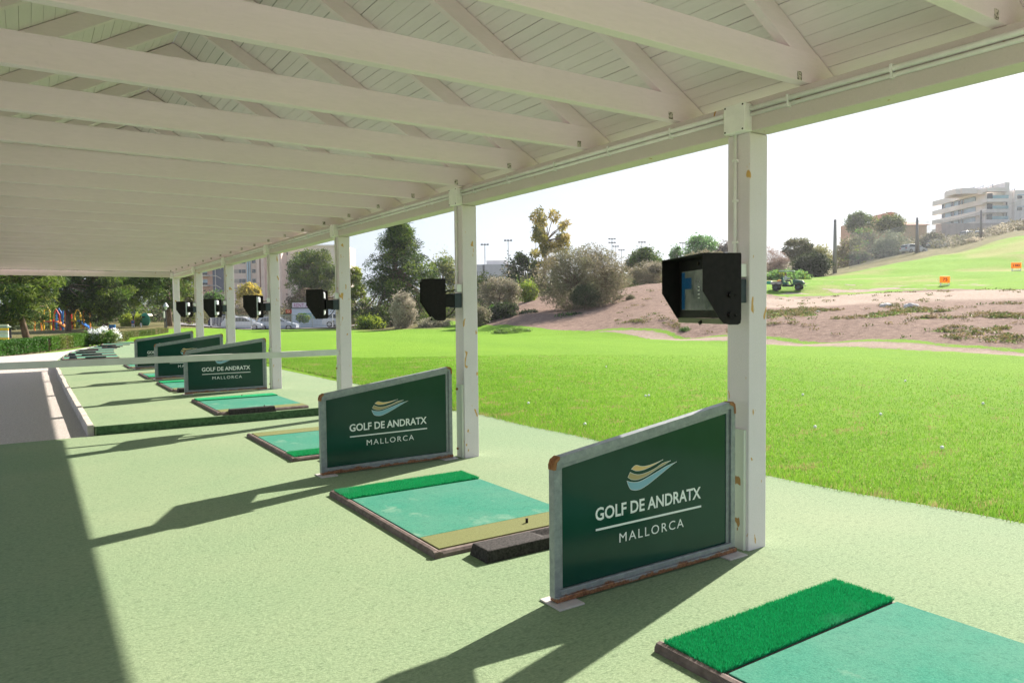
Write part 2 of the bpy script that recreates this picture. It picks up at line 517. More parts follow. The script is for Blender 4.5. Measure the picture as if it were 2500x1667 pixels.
def px_of(X, Y, Z):
    P = np.stack([X, Y, Z - 1.6], -1)
    d = P @ FWD_N
    return 1250 + F_PX * (P @ RIGHT_N) / d, 833.5 - F_PX * (P @ UP_N) / d, d

def build_terrain():
    bs = np.concatenate([np.arange(-180, -20, 4.0), np.arange(-20, 82, 0.22), np.arange(82, 181, 4.0)])
    rs = np.concatenate([[0.5, 2, 3.5], np.arange(4.6, 26, 0.45), np.arange(26, 80, 0.33), np.arange(80, 140, 1.2), np.arange(140, 320, 8), [340, 420, 600, 1000, 1800, 3000]])
    B, RR = np.meshgrid(np.radians(bs), rs)
    X, Y = RR * np.sin(B), RR * np.cos(B)
    Z = terr(X, Y)
    nb, nr = len(bs), len(rs)
    idx = np.arange(nr * nb).reshape(nr, nb)
    q = np.stack([idx[:-1, :-1], idx[:-1, 1:], idx[1:, 1:], idx[1:, :-1]], -1).reshape(-1, 4)[:, ::-1]
    # masks: bare soil, pale track, dry grass
    px, py, d = px_of(X, Y, Z)
    r = RR; b = np.degrees(B)
    nz = fbm(X / 4.0, Y / 4.0, 4, 21) - 0.5
    nz2 = fbm(X / 1.3, Y / 1.3, 3, 33) - 0.5
    bx = [brg(x) for x in (1050, 1200, 1350, 1650, 1900, 2300, 2500, 2800)]
    lo = np.interp(b, bx, [70, 52, 45, 39, 34.5, 30.5, 30, 30]) + nz * 2.0
    hi = np.interp(b, bx, [71, 90, 110, 85, 64, 62.5, 60, 58]) + nz * 5.0
    dirt = sstep(-0.5, 0.5, r - lo) * sstep(-1.5, 1.5, hi - r) * sstep(28, 30, b)
    # ground cover spreading over the bank
    cover = 0.8 * sstep(0.60, 0.72, fbm(X / 2.4, Y / 2.4, 5, 51) + 0.10 * sstep(62, 68, b) * sstep(44, 36, r)) * sstep(46, 40, r) * sstep(44, 50, b)
    dirt = dirt * (1 - 0.85 * cover)
    track = sstep(46, 49, r + nz * 4) * sstep(64, 57, r + nz * 8) * sstep(46, 52, b) * dirt
    flat = sstep(25.0, 26.5, r * np.sin(np.radians(b)) + nz * 1.5) * sstep(-0.2, -1.0, r - lo) * sstep(36, 44, b)   # worn strip at the foot of the bank
    flat = flat * sstep(0.45, 0.55, fbm(X / 0.9, Y / 5.0, 3, 71))
    patch = sstep(0.62, 0.70, fbm(X / 1.2, Y / 3.0, 4, 81)) * sstep(58, 62, r) * sstep(80, 70, r) * sstep(48, 54, b)
    pale = np.clip(track + 0.8 * flat + patch, 0, 1)
    soil = np.clip(np.maximum(dirt, np.maximum(flat, patch)), 0, 1)
    small = sstep(0.70, 0.76, fbm(X / 0.22, Y / 0.5, 3, 91)) * sstep(13, 9, r) * 0.0
    dry = sstep(0.48, 0.72, fbm(X / 7.0, Y / 7.0, 4, 61)) * sstep(62, 70, r) * sstep(45, 52, b) * 0.8
    rim = sstep(1.8, 0.2, np.abs(r - np.interp(b, [brg(600), brg(700), brg(860), brg(900)], [71, 70, 60, 58]))) * sstep(40, 50, r) * sstep(26, 24, b) * sstep(11, 14, b)
    dry = np.clip(dry + 0.6 * rim, 0, 1)
    scrub = np.clip(sstep(hi.min() * 0 + 1.0, 4.0, r - np.interp(b, bx, [60, 62, 70, 78, 80, 116, 126, 126])) * sstep(26, 29, b), 0, 1)
    scrub = np.maximum(scrub, sstep(0.5, 3.0, r - np.interp(b, [-20, brg(200), brg(400), brg(640), brg(860), brg(900), brg(1100)], [38, 50, 64, 74, 62, 57, 52])) * sstep(29, 27, b) * sstep(-20, -8, b))
    cols = np.stack([soil.ravel(), pale.ravel(), dry.ravel(), scrub.ravel()], 1)
    mt, nt, bs_ = mat_base('ground')
    a = nt.nodes.new('ShaderNodeAttribute'); a.attribute_name = 'Col'
    sp = nt.nodes.new('ShaderNodeSeparateColor'); nt.links.new(a.outputs['Color'], sp.inputs[0])
    gfine = noise(nt, 16.0, 6, 0.75)
    g = mixc(nt, remap(nt, gfine, 0.32, 0.68), (0.082, 0.205, 0.012), (0.235, 0.41, 0.034))
    g = mixc(nt, remap(nt, noise(nt, 0.16, 5, 0.6, stretch=(1.0, 0.35, 1.0)), 0.35, 0.7, 0, 0.6), g, (0.215, 0.375, 0.03))
    g = mixc(nt, remap(nt, noise(nt, 1.1, 5, 0.65), 0.50, 0.75, 0, 0.55), g, (0.11, 0.28, 0.015))
    g = mixc(nt, remap(nt, noise(nt, 2.6, 4, 0.7, offset=(4, 4, 0)), 0.68, 0.76, 0, 0.6), g, (0.34, 0.28, 0.13))
    dryc = mixc(nt, remap(nt, noise(nt, 6.0, 5, 0.7), 0.35, 0.65), (0.22, 0.26, 0.06), (0.42, 0.36, 0.16))
    g = mixc(nt, sp.outputs[2], g, dryc)
    d1 = mixc(nt, remap(nt, noise(nt, 3.0, 7, 0.7), 0.34, 0.66), (0.18, 0.118, 0.090), (0.33, 0.235, 0.185))
    d1 = mixc(nt, remap(nt, noise(nt, 9.0, 6, 0.8), 0.50, 0.66, 0, 0.75), d1, (0.15, 0.095, 0.070))
    d1 = mixc(nt, remap(nt, noise(nt, 14.0, 3, 0.6, offset=(9, 2, 0)), 0.66, 0.72, 0, 0.8), d1, (0.46, 0.38, 0.31))
    pc = mixc(nt, remap(nt, noise(nt, 5.0, 5, 0.7), 0.35, 0.65), (0.36, 0.275, 0.215), (0.47, 0.375, 0.305))
    d1 = mixc(nt, sp.outputs[1], d1, pc)
    # break the edge of the bare soil with noise
    ed = nt.nodes.new('ShaderNodeMath'); ed.operation = 'ADD'
    nt.links.new(sp.outputs[0], ed.inputs[0])
    nt.links.new(remap(nt, noise(nt, 2.4, 6, 0.75), 0.3, 0.7, -0.38, 0.38), ed.inputs[1])
    c = mixc(nt, remap(nt, ed.outputs[0], 0.42, 0.58), g, d1)
    sc = mixc(nt, remap(nt, noise(nt, 0.8, 6, 0.7), 0.35, 0.65), (0.10, 0.105, 0.035), (0.22, 0.19, 0.09))
    c = mixc(nt, a.outputs['Alpha'], c, sc)
    nt.links.new(c, bs_.inputs['Base Color'])
    bs_.inputs['Roughness'].default_value = 0.95
    bs_.inputs['Specular IOR Level'].default_value = 0.1
    bumpn(nt, bs_, noise(nt, 7.0, 7, 0.75), 0.9, 0.12)
    v = np.stack([X.ravel(), Y.ravel(), Z.ravel()], 1)
    # close the hole at the centre
    v = np.vstack([v, [[0, 0, -0.08]]]); cols = np.vstack([cols, [[0, 0, 0, 0]]])
    me_o = mesh_np('ground', v, q, mt, cols, smooth=True)
    return tag(me_o, kind='structure')
ground = build_terrain()

# ---------------------------------------------------------------- tee line decks, kerb, path
P0, BAY, PX, PW = 3.085, 3.7342, 3.900, 0.178       # first post, spacing, inner face, width
PY = [P0 + BAY * k for k in range(7)]
UPZ = 0.119
STEP_Y = 11.03

def wob(y, s=0.0): return 0.06 * math.sin(y * 0.9 + s) + 0.03 * math.sin(y * 2.7 + 1 + s)
edge = [(6.05, -5)] + [(5.98 - 0.05 * max(0, min(y - 2, 6)) + wob(y) , y) for y in np.arange(-4, STEP_Y, 0.5)]
low = [(-3.2, -5)] + edge + [(5.5, STEP_Y), (-3.2, STEP_Y - 0.06)]
mb = MB(); mb.slab([(x, y) for x, y in low], -0.30, 0.0)
deck_low = mb.build('turf_floor', TURF); tag(deck_low, kind='structure')
lft = [(0.68, STEP_Y), (0.66, 16), (0.66, 24), (0.70, 27.7), (0.98, 30.8), (1.28, 33.4), (1.78, 35.2), (2.68, 39.7), (4.6, 43.4)]
rgt = [(6.6, 43.0), (6.1, 36), (5.85, 30), (5.78, 24), (5.72, 20), (5.62, 15), (5.52, STEP_Y)]
mb = MB(); mb.slab((lft + rgt)[::-1], -0.30, UPZ)
deck_up = mb.build('turf_floor', TURF); tag(deck_up, kind='structure')
mb = MB(); mb.box(0.70, 5.50, STEP_Y - 0.014, STEP_Y - 0.001, 0.001, UPZ - 0.004)  # dark strip added over the turf riser so its shaded face reads darker
riser = mb.build('step_riser', M('riser_shade_green', (0.06, 0.12, 0.055), 0.9, 0.3, 30, bump=0.6), None); tag(riser, kind='structure')
# gravel path
def pz(y): return -0.005 + 0.10 * float(sstep(24, 31, np.array(y)))
pl = [(-9.0, -9.0, STEP_Y - 0.05), (-9, 0, 14), (-9, 0, 18), (-9, 0, 24)]
ys = [STEP_Y - 0.05, 13, 16, 20, 24, 27.7, 30.8, 33.0, 35.0, 37.0, 39.9]
xr = [0.64, 0.62, 0.60, 0.60, 0.60, 0.62, 0.90, 1.2, 1.75, 2.1, 2.70]
xl = [-9, -9, -9, -9, -9, -6, -2.6, -0.35, 1.1, 1.75, 2.6]
vs, fs = [], []
for y, a, b in zip(ys, xl, xr):
    for t in (0, 0.33, 0.66, 1): vs.append((a + (b - a) * t, y, pz(y)))
for i in range(len(ys) - 1):
    for k in range(3): fs.append((i * 4 + k, i * 4 + k + 1, i * 4 + 5 + k, i * 4 + 4 + k))
def gravel_mat():
    mt, nt, b = mat_base('gravel')
    n = noise(nt, 42.0, 4, 0.75)
    c = mixc(nt, remap(nt, n, 0.34, 0.66), (0.40, 0.35, 0.31), (0.66, 0.60, 0.55))
    c = mixc(nt, remap(nt, noise(nt, 120.0, 2, 0.6), 0.6, 0.72, 0, 0.7), c, (0.17, 0.15, 0.14))
    nt.links.new(c, b.inputs['Base Color']); b.inputs['Roughness'].default_value = 0.95
    bumpn(nt, b, n, 1.0, 0.03)
    return mt
b_ = len(vs)
vs += [(-16, STEP_Y - 0.05, -0.005), (-9, STEP_Y - 0.05, -0.005), (-9, 29, -0.005), (-16, 29, -0.005)]
fs += [(b_, b_ + 1, b_ + 2, b_ + 3)]
path = MB().add(vs, fs).build('gravel_path', gravel_mat()); tag(path, kind='structure')
# unseen pale slab round the near end, added to bounce sunlight onto the ceiling
mb = MB(); mb.slab([(-16, -16), (6.2, -16), (6.2, -5.02), (-3.22, -5.02), (-3.22, STEP_Y - 0.07), (-16, STEP_Y - 0.07)], -0.3, -0.004)
bounce_o = mb.build('bounce_slab', M('pale_bounce', (0.78, 0.70, 0.66), 0.8, 0.05, 3, bump=0.1)); tag(bounce_o, kind='structure')
# kerb along the gravel
mb = MB()
kx = [(0.63, STEP_Y + 0.02), (0.605, 16), (0.605, 24), (0.64, 27.7), (0.92, 30.8), (1.22, 33.4), (1.72, 35.2)]
rk = random.Random(3)
for (xa, ya), (xb, yb) in zip(kx[:-1], kx[1:]):
    n = max(1, int((yb - ya) / 1.0))
    for i in range(n):
        t0, t1 = i / n, (i + 1) / n
        x0, y0 = xa + (xb - xa) * t0, ya + (yb - ya) * t0
        x1, y1 = xa + (xb - xa) * t1, ya + (yb - ya) * t1
        o_ = rk.uniform(-0.006, 0.006)
        mb.add([(x0 - 0.035 + o_, y0 + 0.006, -0.2), (x0 + 0.05 + o_, y0 + 0.006, -0.2), (x1 + 0.05 + o_, y1 - 0.006, -0.2), (x1 - 0.035 + o_, y1 - 0.006, -0.2),
                (x0 - 0.03 + o_, y0 + 0.006, 0.135), (x0 + 0.045 + o_, y0 + 0.006, 0.139), (x1 + 0.045 + o_, y1 - 0.006, 0.139), (x1 - 0.03 + o_, y1 - 0.006, 0.135)],
               [(0, 3, 2, 1), (4, 5, 6, 7), (0, 1, 5, 4), (1, 2, 6, 5), (2, 3, 7, 6), (3, 0, 4, 7)])
kerb = mb.build('kerb', CONCRETE, bevel=0.006); tag(kerb, kind='structure')

# ---------------------------------------------------------------- lawn blades by the deck edge
def make_blades(name, n, seed):
    rg = np.random.default_rng(seed)
    N = n * 3
    y = rg.uniform(-0.5, 26, N); 
    ex = 5.98 - 0.05 * np.clip(y - 2, 0, 6) + 0.06 * np.sin(y * 0.9) + 0.03 * np.sin(y * 2.7 + 1)
    ex = np.where(y > STEP_Y, np.interp(y, [11, 15, 20, 24, 30], [5.52, 5.62, 5.72, 5.78, 5.85]), ex)
    x = ex - 0.05 + rg.exponential(1.0, N) ** 1.0 * 3.2
    px, py, d = px_of(x, y, np.zeros(N))
    ok = (px > 600) & (px < 2540) & (d > 1) & (np.hypot(x, y) < 24) & (x < 20)
    x, y, ex = x[ok][:n], y[ok][:n], ex[ok][:n]
    N = len(x)
    z = terr(x, y)
    rr = np.hypot(x, y)
    near = np.exp(-(x - ex) / 0.35)
    h = rg.uniform(0.018, 0.040, N) * (1 + 0.9 * near) 
    w = rg.uniform(0.0025, 0.0045, N) * np.clip(rr / 7.0, 1, 2.2)
    ang = rg.uniform(0, 2 * np.pi, N); lean = rg.uniform(0.2, 0.9, N) * h; la = rg.uniform(0, 2 * np.pi, N)
    dx, dy = np.cos(ang) * w, np.sin(ang) * w
    tx, ty = x + np.cos(la) * lean, y + np.sin(la) * lean
    v = np.empty((N, 3, 3), np.float32)
    v[:, 0] = np.stack([x - dx, y - dy, z - 0.012], -1); v[:, 1] = np.stack([x + dx, y + dy, z - 0.012], -1)
    v[:, 2] = np.stack([tx, ty, z + h], -1)
    t = (0.65 * rg.uniform(0, 1, N) + 0.35 * fbm(x / 0.7, y / 0.7, 3, 17))[:, None]
    c = (1 - t) * np.array([[0.06, 0.20, 0.012]]) + t * np.array([[0.30, 0.52, 0.05]])
    spot = sstep(0.66, 0.76, fbm(x / 0.5, y / 0.25, 3, 19))
    dryb = rg.uniform(0, 1, N) < 0.07 + 0.7 * spot + 0.25 * near * (rg.uniform(0, 1, N) < 0.5)
    c[dryb] = np.array([0.36, 0.31, 0.13])
    c = np.repeat(c[:, None], 3, 1).reshape(-1, 3)
    o = mesh_np(name, v.reshape(-1, 3), np.arange(N * 3).reshape(-1, 3), GRASS, c)
    return tag(o, 'short green lawn grass growing up to the edge of the artificial turf', 'grass', kind='stuff')
make_blades('lawn_grass', 210000, 4)

# ---------------------------------------------------------------- the pavilion over the tees
RX, SL = 1.42, 0.574                                    # ridge line and roof slope
def roofz(x): return 3.022 + SL * (4.135 - abs(x - RX) - RX)
EAVE = 4.17
Y_A, Y_B = -2.0, 25.68
pav = thing('driving_range_pavilion', 'long white painted timber shelter with exposed roof trusses over the golf mats', 'pavilion', (0, 0, 0))
XL = 2 * RX - PX                                          # mirrored inner face of the far side
def post(x0, x1, y0, zf, chips=True):
    mb = MB(); mb.box(x0, x1, y0, y0 + PW, zf - 0.05, 2.729)
    return mb.build('post', PAINT_POST, pav, bevel=0.006)
for k, y in enumerate(PY):
    zf = 0.0 if k < 3 else UPZ
    p_ = post(PX, PX + PW, y, zf)
    if k < 6:
        mb = MB()
        mb.box(PX - 0.016, PX + 0.001, y + 0.022, y + 0.150, zf, zf + 0.80)
        mb.box(PX - 0.022, PX - 0.016, y + 0.022, y + 0.030, zf, zf + 0.80)
        sl = mb.build('sleeve', PAINT_PALE, p_)
        for zz in (0.09, 0.745):
            mb = MB(); mb.cyl((PX - 0.030, y + 0.125, zf + zz), (PX - 0.014, y + 0.125, zf + zz), 0.013, 8)
            mb.build('bolt', RUST, sl)
for y in PY:
    post(XL - PW, XL, y, -0.1)
post(PX, PX + PW, P0 - BAY, 0.0); post(XL - PW, XL, P0 - BAY, 0.0)
ends = [Y_A] + [P0 - BAY] + PY
for a, b in zip(ends[:-1], ends[1:]):
    for x0 in (PX, XL - PW):
        mb = MB(); mb.box(x0, x0 + PW, a + 0.003, b - 0.003, 2.731, 2.924)
        mb.build('eave_beam', PAINT_BEAM, pav, bevel=0.005)
for x0 in (PX, XL - PW):
    mb = MB(); mb.box(x0, x0 + PW, PY[-1] + 0.003, PY[-1] + PW, 2.731, 2.924); mb.build('eave_beam', PAINT_BEAM, pav, bevel=0.005)
mb = MB(); mb.box(XL + 0.002, PX - 0.002, PY[-1] + 0.03, PY[-1] + 0.15, 2.760, 2.923); mb.build('end_beam', PAINT_BEAM, pav, bevel=0.004)
TW = 0.066
tie_y = [2.66 + 1.03 * k for k in range(-4, 23)]
STAIN = M('dirty_joist_hanger', (0.10, 0.085, 0.065), 0.9, 0.5, 70, col2=(0.66, 0.60, 0.54), lo=0.42, hi=0.54)
for i, y in enumerate(tie_y):
    jit = rnd.uniform(-0.012, 0.012)
    y += jit
    mb = MB()
    xe = 4.30
    zt = 3.106
    xa = RX + (4.135 - RX) - (zt - 3.022) / SL - 0.006       # where the roof meets the top of the tie
    xb = RX + (4.135 - RX) - (2.9275 - 3.022) / SL - 0.012
    mb.prism([(2 * RX - xb, 2.9265), (xb, 2.9265), (xa, zt), (2 * RX - xa, zt)], y, y + TW)
    tie = mb.build('tie_beam', PAINT_WOOD, pav, bevel=0.003)
    mb = MB(); mb.box(PX - 0.115, PX - 0.075, y - 0.003, y - 0.001, 2.929, 2.978)
    mb.build('joist_hanger', STAIN, tie)
    for s in (1, -1):
        def rx(d): return RX + s * d
        d0, d1 = 0.0, 4.16 - RX
        vd = 0.152
        pts = [(rx(d0), roofz(rx(d0)) - 0.004), (rx(d0), roofz(rx(d0)) - vd), (rx(d1), roofz(rx(d1)) - vd), (rx(d1), roofz(rx(d1)) - 0.004)]
        if s < 0: pts = pts[::-1]
        # the foot of the rafter is cut level on the tie
        dcut = (4.135 - RX) - (zt + vd - 3.022) / SL
        dtop = (4.135 - RX) - (zt + 0.004 - 3.022) / SL
        pts = [(rx(0), roofz(rx(0)) - 0.004), (rx(0), roofz(rx(0)) - vd), (rx(dcut), zt + 0.001), (rx(dtop), zt + 0.001)]
        if s < 0: pts = pts[::-1]
        mb = MB(); mb.prism(pts, y + 0.004, y + TW - 0.004)
        mb.build('rafter', PAINT_WOOD, pav, bevel=0.003)
    if i % 2 == 0:
        hh = 0.46
        mb = MB()
        zr = roofz(RX) - 0.012
        mb.prism([(RX - hh / SL, zr - hh), (RX + hh / SL, zr - hh), (RX, zr)], y - 0.016, y + 0.002)
        mb.build('gusset_plate', PAINT_WOOD, pav)
# ceiling boards, one run per slope, with fine open joints
rb = random.Random(5)
for s in (1, -1):
    mb = MB()
    L = (EAVE - RX) / math.cos(math.atan(SL)); bw = 0.0905
    n = int(L / bw)
    ca, sa = math.cos(math.atan(SL)), math.sin(math.atan(SL))
    for k in range(n + 1):
        a, b = k * bw, min((k + 1) * bw, L) - rb.choice((0.0022, 0.003, 0.004, 0.0055))
        if b <= a: continue
        th = rb.uniform(0.0, 0.0015)
        q = []
        for dd, off in ((a, th), (b, th), (b, 0.018), (a, 0.018)):
            q.append((RX + s * dd * ca + s * off * sa, roofz(RX) - dd * sa + off * ca))
        if s < 0: q = q[::-1]
        mb.prism(q, Y_A, Y_B)
    mb.build('ceiling_boards', PAINT_BOARD, pav)
    mb = MB()
    q = []
    for dd, off in ((0, 0.020), (L - 0.012, 0.020), (L - 0.012, 0.075), (0, 0.075)):
        q.append((RX + s * dd * ca + s * off * sa, roofz(RX) - dd * sa + off * ca))
    if s < 0: q = q[::-1]
    mb.prism(q, Y_A + 0.01, Y_B - 0.01)
    mb.build('roof_deck', GAP, pav)
    mb = MB()
    yy = Y_A
    while yy < Y_B:
        ln = rb.uniform(-0.015, 0.015)
        z0 = roofz(EAVE)
        x_e = RX + s * (EAVE - RX + (0.225 if yy < 12.1 else 0.03) + ln)
        x_i = RX + s * (EAVE - RX - 0.5)
        pts = [(x_e, yy + 0.05, roofz(RX) - (abs(x_e - RX)) * SL + 0.105 + rb.uniform(-0.012, 0.02)), (x_i, yy + 0.05, roofz(RX) - abs(x_i - RX) * SL + 0.13)]
        mb.tube(pts, [0.085, 0.07], 8)
        yy += rb.uniform(0.145, 0.165)
    mb.build('roof_tile_edge', TILE, pav)
    if s > 0:
        mb = MB(); xa_, xb_ = EAVE + 0.005, EAVE + 0.215
        mb.prism([(xa_, roofz(xa_) + 0.03), (xb_, roofz(xb_) + 0.03), (xb_, roofz(xb_) + 0.06), (xa_, roofz(xa_) + 0.06)], Y_A, 12.1); mb.build('eave_board', PAINT_BOARD, pav)

# ---------------------------------------------------------------- rail across the third bay
RAIL = M('painted_rail', (0.66, 0.67, 0.63), 0.5, 0.06, 5)
mb = MB(); mb.box(XL + 0.002, PX - 0.03, PY[2] - 0.001, PY[2] + 0.05, 0.95, 1.035)
rail = mb.build('barrier_rail', RAIL, bevel=0.004)
tag(rail, 'grey white horizontal rail crossing the walkway at waist height from the third post', 'rail')

# ---------------------------------------------------------------- electrics on the posts
ORD = ['nearest', 'second', 'third', 'fourth', 'fifth', 'sixth', 'seventh']
for k, y in enumerate(PY[:7]):
    jb = thing('junction_box', f'square grey junction box at the head of the {ORD[k]} white post', 'junction box', (PX, y + 0.06, 2.815), group='junction boxes along the eave beam')
    mb = MB(); mb.box(-0.055, -0.001, -0.078, 0.085, -0.088, 0.088); mb.build('box_body', PVC, jb, bevel=0.005)
    mb = MB(); mb.box(-0.080, -0.056, -0.080, 0.087, -0.090, 0.090); lid = mb.build('lid', PVC, jb, bevel=0.006)
    mb = MB()
    for a in (-0.066, 0.073):
        for c in (-0.077, 0.077): mb.cyl((-0.083, a, c), (-0.0795, a, c), 0.006, 8)
    mb.build('screw', GAP, lid)
    if k < 6:
        fl = 0.0 if k < 3 else 0.0
        cd = thing('conduit', f'thin cream conduit running down the inner face of the {ORD[k]} post', 'conduit', (PX, y + 0.105, 0), group='conduits down the posts')
        mb = MB(); mb.cyl((-0.014, 0, 1.88), (-0.014, 0, 2.727), 0.011, 8); mb.build('pipe', PVC, cd, smooth=True)
        for zz in (2.03, 2.30, 2.56):
            mb = MB(); mb.box(-0.028, -0.001, -0.020, 0.014, zz - 0.008, zz + 0.008); mb.build('clip', PVC, cd)
        mb = MB(); mb.box(-0.062, -0.001, -0.085, -0.020, 1.80, 1.885); mb.build('socket_box', PVC_WHITE, cd, bevel=0.004)
for nm, zz, rr in (('upper', 2.868, 0.0165), ('lower', 2.833, 0.0125)):
    cd = thing('conduit', f'{nm} of the two pale conduits clipped along the eave beam', 'conduit', (PX - rr - 0.001, Y_A, zz), group='conduits along the eave beam')
    for a, b in zip(ends[:-1], ends[1:]):
        if b == PY[-1] and nm == 'upper': continue
        mb = MB(); mb.tube([(0, a - Y_A - 0.0, 0), (0, (a + b) / 2 - Y_A, rnd.uniform(-0.004, 0.004)), (0, b - Y_A - 0.0, 0)], rr, 10); mb.build('pipe', PVC, cd, smooth=True)
        for q in (0.18, 0.36, 0.55, 0.75, 0.92):
            yy = a + (b - a) * q - Y_A
            mb = MB(); mb.box(-rr - 0.004, rr, yy - 0.007, yy + 0.007, -rr - 0.006, rr + 0.004); mb.build('clip', PVC_WHITE, cd)

# ---------------------------------------------------------------- dividing sign panels
def flat_poly(mb, poly, y):
    return mb.add([(x, y, z) for x, z in poly], [tuple(range(len(poly)))])
SW = [[(0.556, 0.665), (0.593, 0.684), (0.643, 0.671), (0.696, 0.67), (0.756, 0.678), (0.816, 0.689), (0.756, 0.669), (0.685, 0.652), (0.636, 0.646), (0.594, 0.649)],
      [(0.548, 0.649), (0.58, 0.634), (0.622, 0.625), (0.678, 0.629), (0.749, 0.645), (0.815, 0.669), (0.881, 0.675), (0.829, 0.656), (0.756, 0.634), (0.692, 0.611), (0.635, 0.598), (0.601, 0.595), (0.559, 0.602), (0.529, 0.62)],
      [(0.522, 0.601), (0.552, 0.59), (0.594, 0.583), (0.635, 0.585), (0.706, 0.604), (0.778, 0.626), (0.851, 0.648), (0.933, 0.662), (0.881, 0.641), (0.814, 0.61), (0.749, 0.58), (0.685, 0.552), (0.628, 0.535), (0.587, 0.535), (0.552, 0.546), (0.532, 0.574)]]
def smooth_poly(poly, sub=4, sharp=()):
    """catmull-rom through the outline, keeping its sharp tips"""
    n = len(poly); out = []
    def ang(i):
        a = Vector(poly[i]) - Vector(poly[i - 1]); b = Vector(poly[(i + 1) % n]) - Vector(poly[i])
        return a.angle(b)
    sh = [ang(i) > 1.05 for i in range(n)]
    for i in range(n):
        p1, p2 = Vector(poly[i]), Vector(poly[(i + 1) % n])
        p0 = Vector(poly[i - 1]) if not sh[i] else p1 + (p1 - p2) * 0.5
        p3 = Vector(poly[(i + 2) % n]) if not sh[(i + 1) % n] else p2 + (p2 - p1) * 0.5
        for s in range(sub):
            t = s / sub
            q = 0.5 * ((2 * p1) + (-p0 + p2) * t + (2 * p0 - 5 * p1 + 4 * p2 - p3) * t * t + (-p0 + 3 * p1 - 3 * p2 + p3) * t ** 3)
            out.append((q.x, q.y))
    return out
def tri_fill(mb, poly, y):
    from mathutils.geometry import tessellate_polygon
    tris = tessellate_polygon([[Vector((x, z, 0)) for x, z in poly]])
    vs = [(x, y, z) for x, z in poly]
    fs = []
    for t in tris:
        a, b, c = (Vector(poly[i]) for i in t)
        fs.append(t if (b - a).cross(c - a) > 0 else (t[0], t[2], t[1]))
    return mb.add(vs, fs)
SWC = [M('emblem_yellow', (0.74, 0.50, 0.20), 0.4, 0.04), M('emblem_tan', (0.42, 0.33, 0.16), 0.4, 0.04), M('emblem_blue', (0.22, 0.42, 0.52), 0.4, 0.04)]

def text_mesh(name, body, x0, x1, z0, z1, y, mat, parent, bold=0.012, spacing=1.0, thick=0.0, flip=False):
    cu = bpy.data.curves.new(name, 'FONT'); cu.body = body; cu.size = 1.0; cu.offset = bold
    cu.space_character = spacing; cu.resolution_u = 3
    t = bpy.data.objects.new(name, cu); COL.objects.link(t)
    dg = bpy.context.evaluated_depsgraph_get(); dg.update()
    me = bpy.data.meshes.new_from_object(t.evaluated_get(dg))
    bpy.data.objects.remove(t)
    n = len(me.vertices); co = np.empty(n * 3, np.float32); me.vertices.foreach_get('co', co); co = co.reshape(-1, 3)
    mn, mx = co.min(0), co.max(0)
    out = np.empty_like(co)
    out[:, 0] = x0 + (co[:, 0] - mn[0]) / (mx[0] - mn[0]) * (x1 - x0)
    out[:, 2] = z0 + (co[:, 1] - mn[1]) / (mx[1] - mn[1]) * (z1 - z0)
    out[:, 1] = y
    me.vertices.foreach_set('co', out.ravel()); me.update()
    me.materials.clear(); me.materials.append(mat)
    me.name = name
    o = bpy.data.objects.new(name, me); COL.objects.link(o); o.parent = parent
    return o

